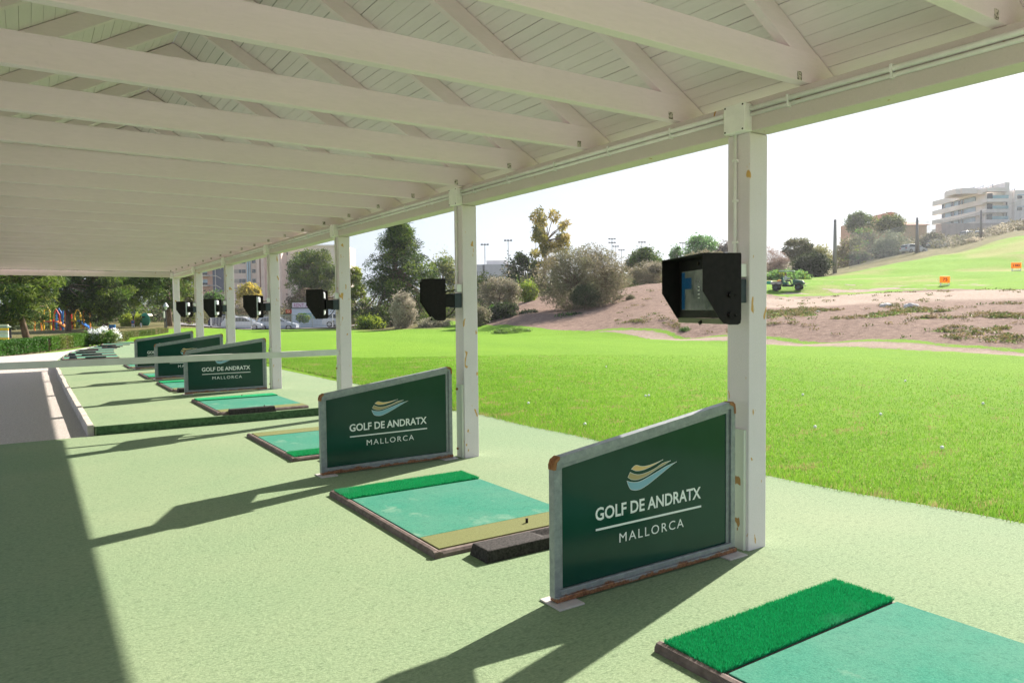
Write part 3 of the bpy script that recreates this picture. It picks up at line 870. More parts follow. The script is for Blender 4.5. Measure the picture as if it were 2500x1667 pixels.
def make_panel():
    t = thing('divider_panel', '', 'sign panel')
    outer = [(-0.022, 0.030), (1.452, 0.030), (1.452, 0.945), (1.446, 0.975), (1.424, 0.992), (1.396, 0.992), (0.018, 0.803), (-0.012, 0.786), (-0.022, 0.760)]
    inner = [(0.018, 0.072), (1.412, 0.072), (1.412, 0.944), (1.409, 0.947), (1.405, 0.949), (1.396, 0.9485), (0.025, 0.7605), (0.021, 0.759), (0.018, 0.756)]
    lip = [(0.044, 0.072), (1.384, 0.072), (1.384, 0.918), (1.383, 0.919), (1.381, 0.920), (1.374, 0.9200), (0.050, 0.7380), (0.047, 0.737), (0.044, 0.735)]
    mb = MB(); mb.ring(outer, inner, -0.022, 0.026); fr = mb.build('frame', GALV, t, bevel=0.002)
    lp = MB(); lp.ring([(a - (0.002 if a < .5 else -.002), c) for a, c in inner], lip, -0.006, 0.012); lp.build('frame_lip', GALV, t)
    mb = MB(); mb.prism([(0.040, 0.070), (1.388, 0.070), (1.388, 0.922), (0.040, 0.741)], 0.000, 0.008); mb.build('sign_board', SIGN_GREEN, t)
    mb = MB(); mb.box(-0.020, 1.450, -0.040, 0.024, 0.012, 0.040); mb.box(0.020, 1.410, -0.026, -0.008, 0.040, 0.071); mb.build('bottom_rail', GALV_RAIL, t, bevel=0.003)
    for c in ([(-0.024, 0.735), (-0.024, 0.762), (-0.013, 0.789), (0.018, 0.806), (0.018, 0.79), (-0.002, 0.775), (-0.008, 0.735)],
              [(1.454, 0.915), (1.440, 0.915), (1.436, 0.962), (1.396, 0.978), (1.396, 0.9945), (1.4255, 0.9945), (1.448, 0.977), (1.454, 0.947)][::-1][::-1]):
        mb = MB(); mb.prism(c if c[0][0] > 1 else c[::-1], -0.025, 0.028); mb.build('corner_cap', RUST, t)
    for x0 in (-0.055, 1.30):
        mb = MB(); mb.slab([(x0, -0.11), (x0 + 0.17, -0.11), (x0 + 0.17, 0.075), (x0, 0.075)], 0.0, 0.010); mb.build('foot_plate', GALV_PLATE, t, bevel=0.002)
    for k, (poly, mt) in enumerate(zip(SW, SWC)):
        sp = smooth_poly(poly)
        mb = MB(); tri_fill(mb, sp, -0.0022); e_ = mb.build('emblem_stroke', mt, t)
        cx = sum(q[0] for q in poly) / len(poly); cz = sum(q[1] for q in poly) / len(poly)
        mb = MB()
        n = len(sp)
        for i in range(n):
            a, b = Vector(sp[i]), Vector(sp[(i + 1) % n])
            d = (b - a)
            if d.length < 1e-6: continue
            nn = Vector((d.y, -d.x)).normalized() * 0.0022
            mb.add([(a.x + nn.x, -0.0030, a.y + nn.y), (b.x + nn.x, -0.0030, b.y + nn.y), (b.x, -0.0030, b.y), (a.x, -0.0030, a.y)], [(0, 3, 2, 1)])
        mb.build('emblem_outline', WHITE, e_)
    text_mesh('lettering', 'GOLF DE ANDRATX', 0.283, 1.148, 0.402, 0.478, -0.0024, WHITE, t, bold=0.022)
    text_mesh('lettering', 'MALLORCA', 0.463, 0.994, 0.246, 0.301, -0.0024, WHITE, t, bold=0.0, spacing=1.25)
    mb = MB(); mb.box(0.286, 1.152, -0.0026, -0.0005, 0.345, 0.357); mb.build('rule_line', WHITE, t)
    return t
GALV_PLATE = M('foot_plate_metal', (0.50, 0.47, 0.46), 0.5, 0.2, 20, col2=(0.58, 0.52, 0.50), metal=0.2)
panel0 = make_panel()
PL = {0: 'green golf club sign panel with rusted bottom rail beside the nearest post', 1: 'green golf club sign panel beside the second post, behind the complete grass mat',
      3: 'green golf club sign panel crossed by the grey rail, its emblem half hidden', 4: 'green sign panel overlapped by the panel at the fourth post, showing only MA',
      5: 'farthest green sign panel, showing only the letters GO'}
for n_, (k, lab) in enumerate(PL.items()):
    o = panel0 if n_ == 0 else copy_tree(panel0)
    o.location = (2.352, PY[k] + 0.052 + (0.0, 0.05, 0, 0.02, 0.0, 0.0)[k], 0.0 if k < 3 else UPZ)
    o.rotation_euler = (0, 0, R((0, 0.8, 0, -0.4, 0.6, 0.3)[k]))
    o['label'] = lab; o['group'] = 'divider panels between the tees'

# ---------------------------------------------------------------- launch monitors on the posts
def disp_mat():
    mt, nt, b = mat_base('display_glass')
    c = mixc(nt, remap(nt, noise(nt, 7.0, 6, 0.7), 0.35, 0.65), (0.035, 0.045, 0.036), (0.095, 0.105, 0.085))
    nt.links.new(c, b.inputs['Base Color']); b.inputs['Roughness'].default_value = 0.15
    nt.links.new(c, b.inputs['Emission Color']); b.inputs['Emission Strength'].default_value = 0.2
    return mt
DISP = disp_mat()
def screen_blue():
    mt, nt, b = mat_base('display_blue')
    b.inputs['Base Color'].default_value = (0.006, 0.035, 0.07, 1); b.inputs['Roughness'].default_value = 0.2
    b.inputs['Emission Color'].default_value = (0.012, 0.10, 0.22, 1); b.inputs['Emission Strength'].default_value = 0.08
    return mt
DBLUE = screen_blue()
OLIVE_METAL = M('bezel_olive', (0.16, 0.17, 0.10), 0.4, 0.1, 8)
def make_monitor():
    """local frame: x along the screen width (away from the viewer), y from the front into the depth, z up; origin at the front near lower corner"""
    t = thing('launch_monitor', '', 'launch monitor')
    W_, D_, H0, H1 = 0.687, 0.245, 0.0, 0.428
    pr = [(0.0, 0.200), (0.105, 0.035), (0.135, 0.004), (0.170, -0.004), (0.225, -0.004), (0.241, 0.006), (0.245, 0.03), (0.245, 0.42), (0.240, 0.428), (0.006, 0.428), (0.0, 0.422)]
    def side(x0, x1):
        mb = MB()
        n = len(pr)
        vs = [(x0, d, z) for d, z in pr] + [(x1, d, z) for d, z in pr]
        fs = [tuple(range(n - 1, -1, -1)), tuple(range(n, 2 * n))] + [(i, (i + 1) % n, (i + 1) % n + n, i + n) for i in range(n)]
        return mb.add(vs, fs)
    hood = side(0.0, 0.006).build('hood_side', BLACK_PLATE, t)
    h2 = side(W_ - 0.006, W_).build('hood_side', BLACK_PLATE, t)
    mb = MB(); mb.box(0.006, W_ - 0.006, 0.0, D_ - 0.004, 0.422, 0.428); mb.build('hood_top', BLACK_PLATE, t)
    mb = MB(); mb.box(0.007, W_ - 0.007, 0.120, 0.150, 0.036, 0.420)
    mb.build('bezel', BLACK_PLATE, t, bevel=0.004)
    mb = MB(); mb.box(0.007, W_ - 0.007, 0.115, 0.155, 0.0, 0.034); mb.build('lower_lip', OLIVE_METAL, t, bevel=0.004)
    mb = MB(); mb.box(0.10, W_ - 0.07, 0.1165, 0.1195, 0.085, 0.345); d = mb.build('display', DISP, t)
    mb = MB(); mb.box(W_ - 0.125, W_ - 0.075, 0.1145, 0.1160, 0.090, 0.340); mb.box(W_ - 0.235, W_ - 0.13, 0.1145, 0.1160, 0.225, 0.300)
    mb.build('display_menu', DBLUE, d)
    mb = MB()
    for k in range(4): mb.box(W_ - 0.37, W_ - 0.345, 0.1145, 0.1160, 0.16 + 0.024 * k, 0.167 + 0.024 * k)
    mb.build('display_text', WHITE, d)
    mb = MB(); mb.cyl((W_ * 0.5, 0.112, 0.385), (W_ * 0.5, 0.121, 0.385), 0.012, 10); mb.build('camera_lens', GAP, t)
    mb = MB(); mb.cyl((W_ * 0.42, 0.10, 0.0), (W_ * 0.42, 0.12, 0.012), 0.012, 8); mb.build('latch', BLACK_PLATE, t)
    mb = MB(); mb.box(0.16, W_ - 0.16, 0.152, 0.225, 0.05, 0.405); mb.build('casing', CASING, t, bevel=0.03)
    mb = MB(); mb.box(0.20, W_ - 0.20, 0.2255, 0.240, 0.13, 0.30); mb.build('mount_plate', BLACK_PLATE, t)
    for z_ in (0.055, 0.175):
        mb = MB(); mb.cyl((-0.020, 0.175, z_), (0.0, 0.175, z_), 0.017, 7); mb.cyl((-0.024, 0.205, z_ - 0.006), (0.0, 0.205, z_ - 0.004), 0.004, 6); kn = mb.build('knob', BLACK_PLATE, t)
    return t
mon0 = make_monitor()
ML = {0: 'black hooded launch monitor with its map display showing, on the nearest post', 1: 'black hooded launch monitor seen from its side plate on the second post',
      2: 'black hooded launch monitor in front of the rental sign, on the post carrying the rail', 3: 'black hooded launch monitor on the fourth post, below the yellow tree',
      4: 'black hooded launch monitor on the fifth post, in front of the balconies', 5: 'farthest and smallest black hooded launch monitor, on the sixth post'}
PSI = R(24.83)
for n_, (k, lab) in enumerate(ML.items()):
    o = mon0 if n_ == 0 else copy_tree(mon0)
    o.location = (PX - 0.5357, PY[k] - 0.0861, 1.503 + (0, 0, 0.0, 0.0, 0.0, 0.0)[k])
    o.rotation_euler = (0, 0, math.pi / 2 - PSI)
    o.scale = (1, -1, 1)
    o['label'] = lab; o['group'] = 'launch monitors on the posts'
    # bracket fixed to the post
    br = thing('bracket_arm', f'dark steel bracket arm holding the launch monitor to the {ORD[k]} post', 'bracket', (PX, PY[k] + 0.075, 1.71), group='bracket arms of the launch monitors')
    mb = MB(); mb.box(-0.20, -0.09, -0.045, 0.06, -0.070, 0.070); mb.build('arm', BLACK_PLATE, br)
    mb = MB(); mb.box(-0.0895, -0.001, -0.052, 0.066, -0.078, 0.076); mb.build('post_plate', SLATE, br, bevel=0.003)
    mb = MB(); mb.tube([(-0.045, -0.02, 0.125), (-0.10, 0.0, 0.10), (-0.15, 0.02, 0.10), (-0.19, 0.03, 0.06)], 0.006, 6); mb.build('cable', BLACK_PLATE, br)
    mb = MB(); mb.tube([(-0.05, 0.01, -0.075), (-0.10, 0.03, -0.15), (-0.16, 0.05, -0.19), (-0.2, 0.06, -0.17)], 0.006, 6); mb.build('cable', BLACK_PLATE, br)
# ---------------------------------------------------------------- hitting mats and ball trays
def fuzz(name, x0, x1, y0, y1, z, n, h, ca, cb, parent, seed, worn=None):
    rg = np.random.default_rng(seed)
    x = rg.uniform(x0, x1, n); y = rg.uniform(y0, y1, n)
    hh = rg.uniform(0.6, 1.15, n) * h
    w = 0.0022
    a = rg.uniform(0, 2 * np.pi, n); la = rg.uniform(0, 2 * np.pi, n); le = rg.uniform(0.1, 0.75, n) * hh
    dx, dy = np.cos(a) * w, np.sin(a) * w
    v = np.empty((n, 3, 3), np.float32)
    v[:, 0] = np.stack([x - dx, y - dy, np.full(n, z)], -1); v[:, 1] = np.stack([x + dx, y + dy, np.full(n, z)], -1)
    v[:, 2] = np.stack([x + np.cos(la) * le, y + np.sin(la) * le, z + hh], -1)
    t = rg.uniform(0, 1, n)[:, None]
    c = (1 - t) * np.array([ca]) + t * np.array([cb])
    if worn is not None:
        wv = np.clip((fbm(x * 2.2 + 3, y * 3.1, 3, seed) - 0.5) * 4, 0, 0.6)[:, None]
        c = c * (1 - wv) + np.array([worn]) * wv
    c = np.repeat(c[:, None], 3, 1).reshape(-1, 3)
    o = mesh_np(name, v.reshape(-1, 3), np.arange(n * 3).reshape(-1, 3), FUZZ, c, parent)
    return o

def make_mat(label, loc, W_=1.33, L_=1.99, near='olive', strip=True, n_f=0, rz=0.0, tees=((0.86, 0.2),), cat='golf mat', split=True, seed=1):
    t = thing('hitting_mat', label, cat, loc, rz, group='hitting mats on the tees')
    mb = MB()
    mb.box(0.05, W_, 0.05, L_ - 0.02, 0.0, 0.030); mb.build('underlay', RUBBER, t)
    fw = 0.058
    def edge_bar(p0, p1, gap):
        """rounded rubber edging laid in lengths"""
        mb = MB()
        p0, p1 = Vector(p0), Vector(p1)
        d = (p1 - p0).normalized(); nrm = Vector((-d.y, d.x))
        Ltot = (p1 - p0).length; nseg = max(1, round(Ltot / 0.95))
        prf = [(0.0, 0.0), (0.002, 0.022), (0.014, 0.038), (0.034, 0.043), (0.052, 0.036), (0.058, 0.030), (0.058, 0.0)]
        for i in range(nseg):
            a = p0 + d * (Ltot * i / nseg + 0.002); b = p0 + d * (Ltot * (i + 1) / nseg - 0.002)
            vs = [(a.x + nrm.x * o, a.y + nrm.y * o, z) for o, z in prf] + [(b.x + nrm.x * o, b.y + nrm.y * o, z) for o, z in prf]
            n = len(prf)
            fs = [tuple(range(n)), tuple(range(2 * n - 1, n - 1, -1))] + [(j + n, (j + 1) % n + n, (j + 1) % n, j) for j in range(n)]
            mb.add(vs, fs)
        return mb.build('rubber_edging', RUBBER, t)
    edge_bar((0.0, L_, 0), (0.0, 0.0, 0), True)       # left side, outer edge at x=0
    edge_bar((0.0, 0.0, 0), (W_, 0.0, 0), True)       # near side
    yo0, yo1 = (0.062, 0.345) if near == 'olive' else (L_ - 0.33, L_ - 0.03)
    yg0, yg1 = (L_ - 0.365, L_ - 0.03) if near == 'olive' else (0.062, 0.345)
    yt0, yt1 = 0.352, L_ - 0.385
    if near != 'olive': yt0, yt1 = 0.352, L_ - 0.345
    mb = MB(); mb.box(0.060, W_ - 0.004, yt0, yt1, 0.030, 0.041); mb.build('hitting_surface', TEAL, t, bevel=0.003)
    mb = MB(); mb.box(0.060, W_ - 0.002, yo0, yo1, 0.030, 0.043); mb.build('olive_strip', OLIVE, t, bevel=0.004)
    if strip:
        mb = MB(); mb.box(0.040, W_ - 0.004, yg0, yg1, 0.030, 0.058 if n_f == 0 else 0.046); st = mb.build('green_strip', STRIP, t, bevel=0.006)
        if n_f:
            fuzz('strip_pile', 0.036, W_, yg0 - 0.004, yg1 + 0.004, 0.042, n_f, 0.020, (0.004, 0.24, 0.075), (0.03, 0.58, 0.23), st, seed, worn=(0.10, 0.42, 0.24))
    for tx, ty in tees:
        mb = MB(); mb.tube([(tx, ty, 0.035), (tx, ty, 0.075)], 0.010, 8); mb.build('tee', BLACK_PLATE, t)
    return t
make_mat('hitting mat cut off by the lower right corner, with thick bright green strip', (2.385, 0.43, 0), W_=1.40, L_=1.99, n_f=52000, tees=(), seed=11)
make_mat('hitting mat in front of the second sign panel with one black tee', (2.135, 4.14, 0), W_=1.31, L_=1.99, n_f=40000, seed=12)
make_mat('hitting mat just before the turf step, half hidden behind the second sign panel', (2.30, 7.74, 0), W_=1.33, L_=1.97, near='green', n_f=26000, tees=(), seed=13)
make_mat('hitting mat past the turf step with two upright black tees', (2.23, 11.09, UPZ), W_=1.34, L_=2.04, tees=((0.72, 0.2), (0.78, 1.86)))
make_mat('hitting mat between the fourth and fifth sign panels, left corner showing', (2.20, 14.97, UPZ), W_=1.33, L_=1.98, tees=())
make_mat('hitting mat between the two farthest overlapping sign panels', (2.19, 18.2, UPZ), W_=1.33, L_=1.7, near='green', tees=())
make_mat('hitting mat corner peeping out left of the farthest sign panel', (2.22, 22.0, UPZ), W_=1.33, L_=1.6, tees=())

def make_tray(label, loc, L_=0.98, W_=0.22, H_=0.078, rz=0.0, m_=None, group='ball trays beside the mats'):
    t = thing('ball_tray', label, 'ball tray', loc, rz, group=group)
    mb = MB()
    i = 0.03
    # outer shell tapering upward, with a sunken channel along the right half
    o0 = [(0.0, 0.0), (L_, 0.0), (L_, W_), (0.0, W_)]
    o1 = [(0.018, 0.015), (L_ - 0.018, 0.015), (L_ - 0.018, W_ - 0.015), (0.018, W_ - 0.015)]
    c0 = [(L_ * 0.48, i + 0.012), (L_ - i, i + 0.012), (L_ - i, W_ - i - 0.012), (L_ * 0.48, W_ - i - 0.012)]
    c1 = [(L_ * 0.56, i + 0.035), (L_ - i - 0.03, i + 0.035), (L_ - i - 0.03, W_ - i - 0.035), (L_ * 0.56, W_ - i - 0.035)]
    vs = [(x, y, 0) for x, y in o0] + [(x, y, H_) for x, y in o1] + [(x, y, H_) for x, y in c0] + [(x, y, H_ * 0.55) for x, y in c1]
    fs = [(0, 3, 2, 1), (12, 13, 14, 15)]
    for k in range(4):
        j = (k + 1) % 4
        fs += [(k, j, 4 + j, 4 + k), (4 + k, 4 + j, 8 + j, 8 + k), (8 + k, 8 + j, 12 + j, 12 + k)]
    mb.add(vs, fs); mb.build('tray_body', m_ or TRAY, t, bevel=0.008)
    return t
make_tray('black rubber ball tray with a sunken channel beside the mat behind the nearest panel', (2.36, 3.87, 0.0))
make_tray('black rubber ball tray peeping out left of the second sign panel', (2.62, 7.48, 0.0))
make_tray('black ball tray on the near edge of the mat with two tees', (2.38, 10.90 + 0.14, UPZ), L_=0.68, W_=0.13)
make_tray('dark ball tray tucked left of the foot of the panel behind the rail', (2.28, 14.72, UPZ), L_=0.9)

# the open tees beyond the shelter
Ly = [26.5, 28, 30.8, 33.4, 35, 39.7, 43]; Lx = [0.78, 0.86, 1.12, 1.42, 1.92, 2.85, 3.9]
Ry = [26.5, 27.7, 31, 33, 36.4, 38.3, 41.2, 43]; Rx = [2.5, 2.5, 2.65, 2.75, 3.25, 3.75, 4.45, 5.0]
OPEN = ['first', 'second', 'third', 'fourth', 'fifth', 'sixth', 'seventh', 'eighth']
for k in range(8):
    y = 27.70 + 1.95 * k
    xl_, xr_ = np.interp(y, Ly, Lx), np.interp(y, Ry, Rx)
    sl = (np.interp(y + 1, Ly, Lx) - np.interp(y - 1, Ly, Lx)) / 2
    o = make_mat(f'{OPEN[k]} open-air tee mat beyond the end of the shelter, counted from the rail', (xl_, y, UPZ), W_=float(xr_ - xl_), L_=1.55, strip=False, tees=(), rz=-math.atan(sl) * 0.5)
    o['group'] = 'open-air mats beyond the shelter'
    if k < 6:
        xt = (1.5, 1.5, 1.42, 1.62, 2.55, 2.55)[k]
        make_tray(f'long dark green ball tray on the {OPEN[k]} open-air mat beyond the shelter', (xt, y - 0.02, UPZ + 0.045), L_=0.62 + 0.02 * k, W_=0.075, H_=0.04, m_=TRAY_GREEN, group='green trays on the open-air mats')
    if k in (0, 1, 4):
        bx_ = (xl_ + 0.32, xl_ + 0.20, xr_ - 0.25)[(0, 1, 4).index(k)]
        cr = thing('club_rest', f'small grey club rest at the {("left", "left", "right")[(0, 1, 4).index(k)]} edge of the {OPEN[k]} open-air mat', 'club rest', (bx_, y + 0.05, UPZ + 0.04))
        mb = MB(); mb.prism([(-0.12, 0), (0.12, 0), (0.08, 0.09), (-0.08, 0.09)], 0, 0.05); mb.build('rest_body', SLATE, cr)

# ---------------------------------------------------------------- foliage
LEAFK = 1.3
def leaf_cloud(centers, radii, counts, size, aspect, cols, seed, droop=0.0, jitter=0.25, flat=0.0, shell=0.35):
    """leaf-sized faces spread through clumps; returns verts, quads, colours"""
    rg = np.random.default_rng(seed)
    V, C = [], []
    cols = np.array(cols) * LEAFK
    for (c, r, n) in zip(centers, radii, counts):
        d = rg.normal(size=(n, 3)); d /= np.linalg.norm(d, axis=1)[:, None]
        rad = (shell + (1 - shell) * rg.uniform(0, 1, n)) ** 0.5
        rad *= 1 + 0.25 * rg.normal(size=n) * 0.5
        p = np.array(c) + d * rad[:, None] * np.array(r)
        ax = rg.normal(size=(n, 3)) + d * 0.8
        ax[:, 2] -= droop * 2.0
        ax /= np.linalg.norm(ax, axis=1)[:, None]
        bx = np.cross(ax, rg.normal(size=(n, 3)) * (1 - flat) + np.array([0, 0, 1.0]) * flat)
        bx /= np.linalg.norm(bx, axis=1)[:, None] + 1e-9
        s = size * rg.uniform(0.6, 1.4, n)[:, None]
        v = np.empty((n, 4, 3), np.float32)
        v[:, 0] = p - ax * s; v[:, 1] = p + bx * s * aspect; v[:, 2] = p + ax * s; v[:, 3] = p - bx * s * aspect
        V.append(v.reshape(-1, 3))
        base = cols[rg.integers(0, len(cols))] * rg.uniform(0.8, 1.25)
        cc = base * (1 + jitter * rg.uniform(-1, 1, (n, 1)))
        alt = rg.uniform(0, 1, n) < 0.25
        cc[alt] = cols[rg.integers(0, len(cols), alt.sum())] * rg.uniform(0.8, 1.2, (alt.sum(), 1))
        C.append(np.repeat(np.clip(cc, 0, 1)[:, None], 4, 1).reshape(-1, 3))
    V = np.concatenate(V); C = np.concatenate(C)
    return V, np.arange(len(V)).reshape(-1, 4), C

def plant(name, label, cat, rect, depth, cols, n_clump=26, leaves=5000, leaf=0.10, aspect=0.35, clump=0.30, trunk=None, seed=1, group=None,
          flat=0.0, droop=0.0, shape='round', bark=None, squash=0.7, base=None, gap=0.0, limbs=True, thick=1.0, fork=1, fill=None):
    """a tree or shrub standing at `depth`, its crown filling the photograph's rectangle rect=(x0,y0,x1,y1)"""
    x0, y0, x1, y1 = rect
    cx, cyy = (x0 + x1) / 2, (y0 + y1) / 2
    c = at(cx, cyy, depth)
    hw = (x1 - x0) / 2 * depth / F_PX; hh = (y1 - y0) / 2 * depth / F_PX
    rg = np.random.default_rng(seed)
    bx, by = (c.x, c.y)
    if trunk is not None and trunk > 0:
        q = at(trunk, cyy, depth); bx, by = q.x, q.y
    zb = tz(bx, by) if base is None else base
    root = thing(name, label, cat, (bx, by, zb), 0, group)
    rt = np.array([RIGHT.x, RIGHT.y, 0]); rt /= np.linalg.norm(rt); dp = np.array([-rt[1], rt[0], 0])
    cen, rad, cnt = [], [], []
    tries = 0
    n_clump = int(n_clump * (1.35 if gap == 0 else 1) * (1.45 if name == 'pine_tree' else 1)); leaves = int(leaves * (1.25 if name == 'pine_tree' else 1)); clump *= (0.86 if name == 'pine_tree' else 1)
    while len(cen) < n_clump and tries < 5000:
        tries += 1
        u = rg.normal(size=3); u /= np.linalg.norm(u); u *= rg.uniform(0.25, 1.0) ** 0.45
        if shape == 'cone':
            t = rg.uniform(0, 1) ** 0.8; ang = rg.uniform(0, 2 * np.pi); rr = (1 - t ** 1.9) * (0.55 + 0.45 * rg.uniform()) * rg.choice([1, .95, .6]); 
            u = np.array([rr * np.cos(ang), rr * np.sin(ang), -1 + 2 * t])
        elif shape == 'umbrella':
            u[2] = abs(u[2]) * 1.4 - 0.55
        elif shape == 'dome':
            u[2] = abs(u[2]) * 1.7 - 0.9
        k = clump * rg.uniform(0.65, 1.2)
        lim = 1 - k * 0.75
        pos = np.array([c.x, c.y, c.z]) - np.array([bx, by, zb]) + rt * u[0] * hw * lim + dp * u[1] * hw * lim * 0.9 + np.array([0, 0, u[2] * hh * lim])
        r_ = k * min(hw, hh * 1.3)
        if gap > 0 and any(np.linalg.norm(pos - q) < gap * r_ for q in cen): continue
        cen.append(pos); rad.append((r_, r_, r_ * squash)); 
    vol = np.array([r[0] ** 2 for r in rad]); cnt = list(np.maximum(12, (leaves * 0.85 * vol / vol.sum())).astype(int))
    if fill is None: fill = name != 'pine_tree'
    if gap == 0 and fill:
        cc0 = np.array([c.x - bx, c.y - by, c.z - zb])
        if shape == 'cone':
            for q_, w_ in ((-0.55, 0.62), (-0.1, 0.48), (0.35, 0.30)):
                cen.append(cc0 + np.array([0, 0, q_ * hh])); rad.append((w_ * hw, w_ * hw, 0.32 * hh)); cnt.append(int(leaves * 0.10))
        else:
            cen.append(cc0); rad.append((hw * 0.86, hw * 0.86, hh * 0.86)); cnt.append(int(leaves * 0.35))
    V, Q, C = leaf_cloud(cen, rad, cnt, leaf, aspect, cols, seed + 100, droop, flat=flat)
    crown = mesh_np('crown', V, Q, LEAF, C, root)
    # trunk with limbs running into the clumps
    if trunk is not None and (trunk > 0 or hh > 0.9):
        mb = MB()
        cm = np.mean(cen, 0); top = max(q[2] for q in cen)
        Ht = max(0.3, (cm[2] if shape != 'cone' else top * 0.9))
        tr = thick * (0.035 * Ht + 0.05)
        def limb(a, b, r0, r1):
            a, b = Vector(a), Vector(b)
            mid = (a + b) / 2 + Vector((rg.normal() * 0.06, rg.normal() * 0.06, 0.04)) * (b - a).length
            mb.tube([a, mid, b], [r0, (r0 + r1) / 2, r1], 6)
        if fork <= 1:
            tp = Vector((cm[0] * 0.7, cm[1] * 0.7, Ht))
            mb.tube([(0, 0, -0.3), (tp.x * 0.25 + rg.normal() * .04 * Ht, tp.y * 0.25, Ht * 0.4), tp], [tr * 1.25, tr * 0.9, tr * 0.45], 8)
            starts = [Vector((tp.x * 0.4, tp.y * 0.4, Ht * 0.55)), Vector((tp.x * 0.7, tp.y * 0.7, Ht * 0.78)), tp]
        else:
            fz = Ht * 0.35; starts = []
            mb.tube([(0, 0, -0.3), (0, 0, fz)], [tr * 1.3, tr], 8)
            for f in range(fork):
                a = 2 * math.pi * f / fork + 0.4
                e = Vector((math.cos(a) * hw * 0.35 + cm[0] * 0.5, math.sin(a) * hw * 0.35 + cm[1] * 0.5, Ht * 0.95))
                limb((0, 0, fz * 0.96), e, tr * 0.75, tr * 0.35); starts += [e, e * 0.6 + Vector((0, 0, fz * 0.4))]
        if limbs:
            for q in cen:
                s = min(starts, key=lambda w: (Vector(q) - w).length)
                limb(s, Vector(q), tr * 0.28, tr * 0.08)
        mb.build('trunk', bark or BARK, root, smooth=True)
    return root

PINE = [(0.05, 0.092, 0.016), (0.085, 0.145, 0.022), (0.14, 0.19, 0.032), (0.032, 0.062, 0.016)]
PINE_L = [(0.11, 0.14, 0.03), (0.20, 0.215, 0.05), (0.06, 0.09, 0.022)]
OLIVE_L = [(0.17, 0.155, 0.095), (0.22, 0.19, 0.12), (0.13, 0.125, 0.075), (0.15, 0.155, 0.08)]
GREY_L = [(0.28, 0.25, 0.19), (0.36, 0.32, 0.25), (0.22, 0.21, 0.15)]
DARK_L = [(0.035, 0.05, 0.022), (0.05, 0.065, 0.03), (0.03, 0.04, 0.02)]
LIME_L = [(0.24, 0.30, 0.03), (0.18, 0.26, 0.03), (0.32, 0.33, 0.05)]
GREEN_L = [(0.06, 0.14, 0.02), (0.09, 0.19, 0.03), (0.05, 0.10, 0.02)]
YEL_L = [(0.42, 0.33, 0.04), (0.50, 0.40, 0.07), (0.30, 0.26, 0.05)]
EUC_L = [(0.24, 0.22, 0.05), (0.30, 0.26, 0.06), (0.15, 0.16, 0.05), (0.36, 0.28, 0.07)]
PEP_L = [(0.14, 0.27, 0.07), (0.18, 0.32, 0.09), (0.10, 0.20, 0.06)]

# pines on the left
plant('pine_tree', 'near pine with bright lit boughs at the left edge above the clipped hedge', 'tree', (-110, 560, 165, 822), 44, PINE_L + PINE, 58, 22000, 0.17, 0.16, 0.24, trunk=62, seed=21, squash=0.55, shape='round')
plant('pine_tree', 'dark pine with two leaning dark trunks over the play area', 'tree', (120, 560, 330, 815), 56, PINE + DARK_L, 46, 15000, 0.19, 0.16, 0.26, trunk=163, seed=22, squash=0.6, fork=2)
plant('pine_tree', 'pine with a pale forked trunk rising behind the white flowering shrub', 'tree', (190, 520, 430, 770), 62, PINE, 48, 15000, 0.2, 0.16, 0.26, trunk=252, seed=23, squash=0.6, fork=3, thick=0.8)
plant('pine_tree', 'pine with a reddish straight trunk behind the last post', 'tree', (330, 530, 500, 775), 66, PINE + [(0.16, 0.15, 0.07)], 38, 12000, 0.2, 0.16, 0.28, trunk=410, seed=24, squash=0.65)
plant('pine_tree', 'shaded pine closing the view behind the left pines', 'tree', (-160, 520, 420, 790), 84, PINE + DARK_L, 60, 13000, 0.30, 0.2, 0.25, trunk=140, seed=25, squash=0.7)
plant('lime_green_tree', 'young lime green tree behind the round blue sign', 'tree', (292, 760, 362, 822), 70, LIME_L, 22, 3600, 0.13, 0.5, 0.3, trunk=330, seed=26)
plant('lime_green_tree', 'bright green sapling behind the forked pine trunk', 'tree', (222, 765, 262, 820), 72, GREEN_L + LIME_L, 12, 1800, 0.14, 0.5, 0.35, trunk=240, seed=27)
plant('shrub', 'yellowish shrub between the first dark trunks and the flowering shrub', 'shrub', (196, 775, 226, 822), 70, LIME_L + YEL_L, 10, 1200, 0.13, 0.5, 0.35, trunk=0, seed=28)

# centre trees
plant('pine_tree', 'broad rounded pine in front of the pale apartment block', 'tree', (690, 598, 842, 745), 100, PINE_L + PINE, 46, 15000, 0.24, 0.18, 0.27, trunk=770, seed=31, squash=0.75)
plant('pine_tree', 'tall dense dark pine standing alone between the second and third posts', 'tree', (852, 522, 1098, 815), 66, PINE + DARK_L[:1], 84, 27000, 0.19, 0.15, 0.24, trunk=960, seed=32, squash=0.6, shape='cone')
plant('pine_tree', 'smaller yellow green pine just right of the third post', 'tree', (826, 632, 905, 822), 74, PINE_L + LIME_L, 34, 8000, 0.18, 0.2, 0.32, trunk=868, seed=33)
plant('evergreen_tree', 'mid green evergreen tree behind the left side of the second post', 'tree', (1030, 600, 1130, 800), 84, PINE_L + PINE, 34, 8000, 0.2, 0.2, 0.32, trunk=1080, seed=34)
plant('silver_bush', 'silvery grey feathery bush at the foot of the tall pine', 'bush', (946, 702, 1024, 818), 58, GREY_L, 26, 6500, 0.10, 0.25, 0.26, trunk=990, seed=35, shape='round', squash=1.1)
plant('silver_bush', 'low silvery grey bush touching the left of the second post', 'bush', (1010, 770, 1112, 818), 57, GREY_L + OLIVE_L, 20, 4000, 0.10, 0.28, 0.4, trunk=0, seed=36)
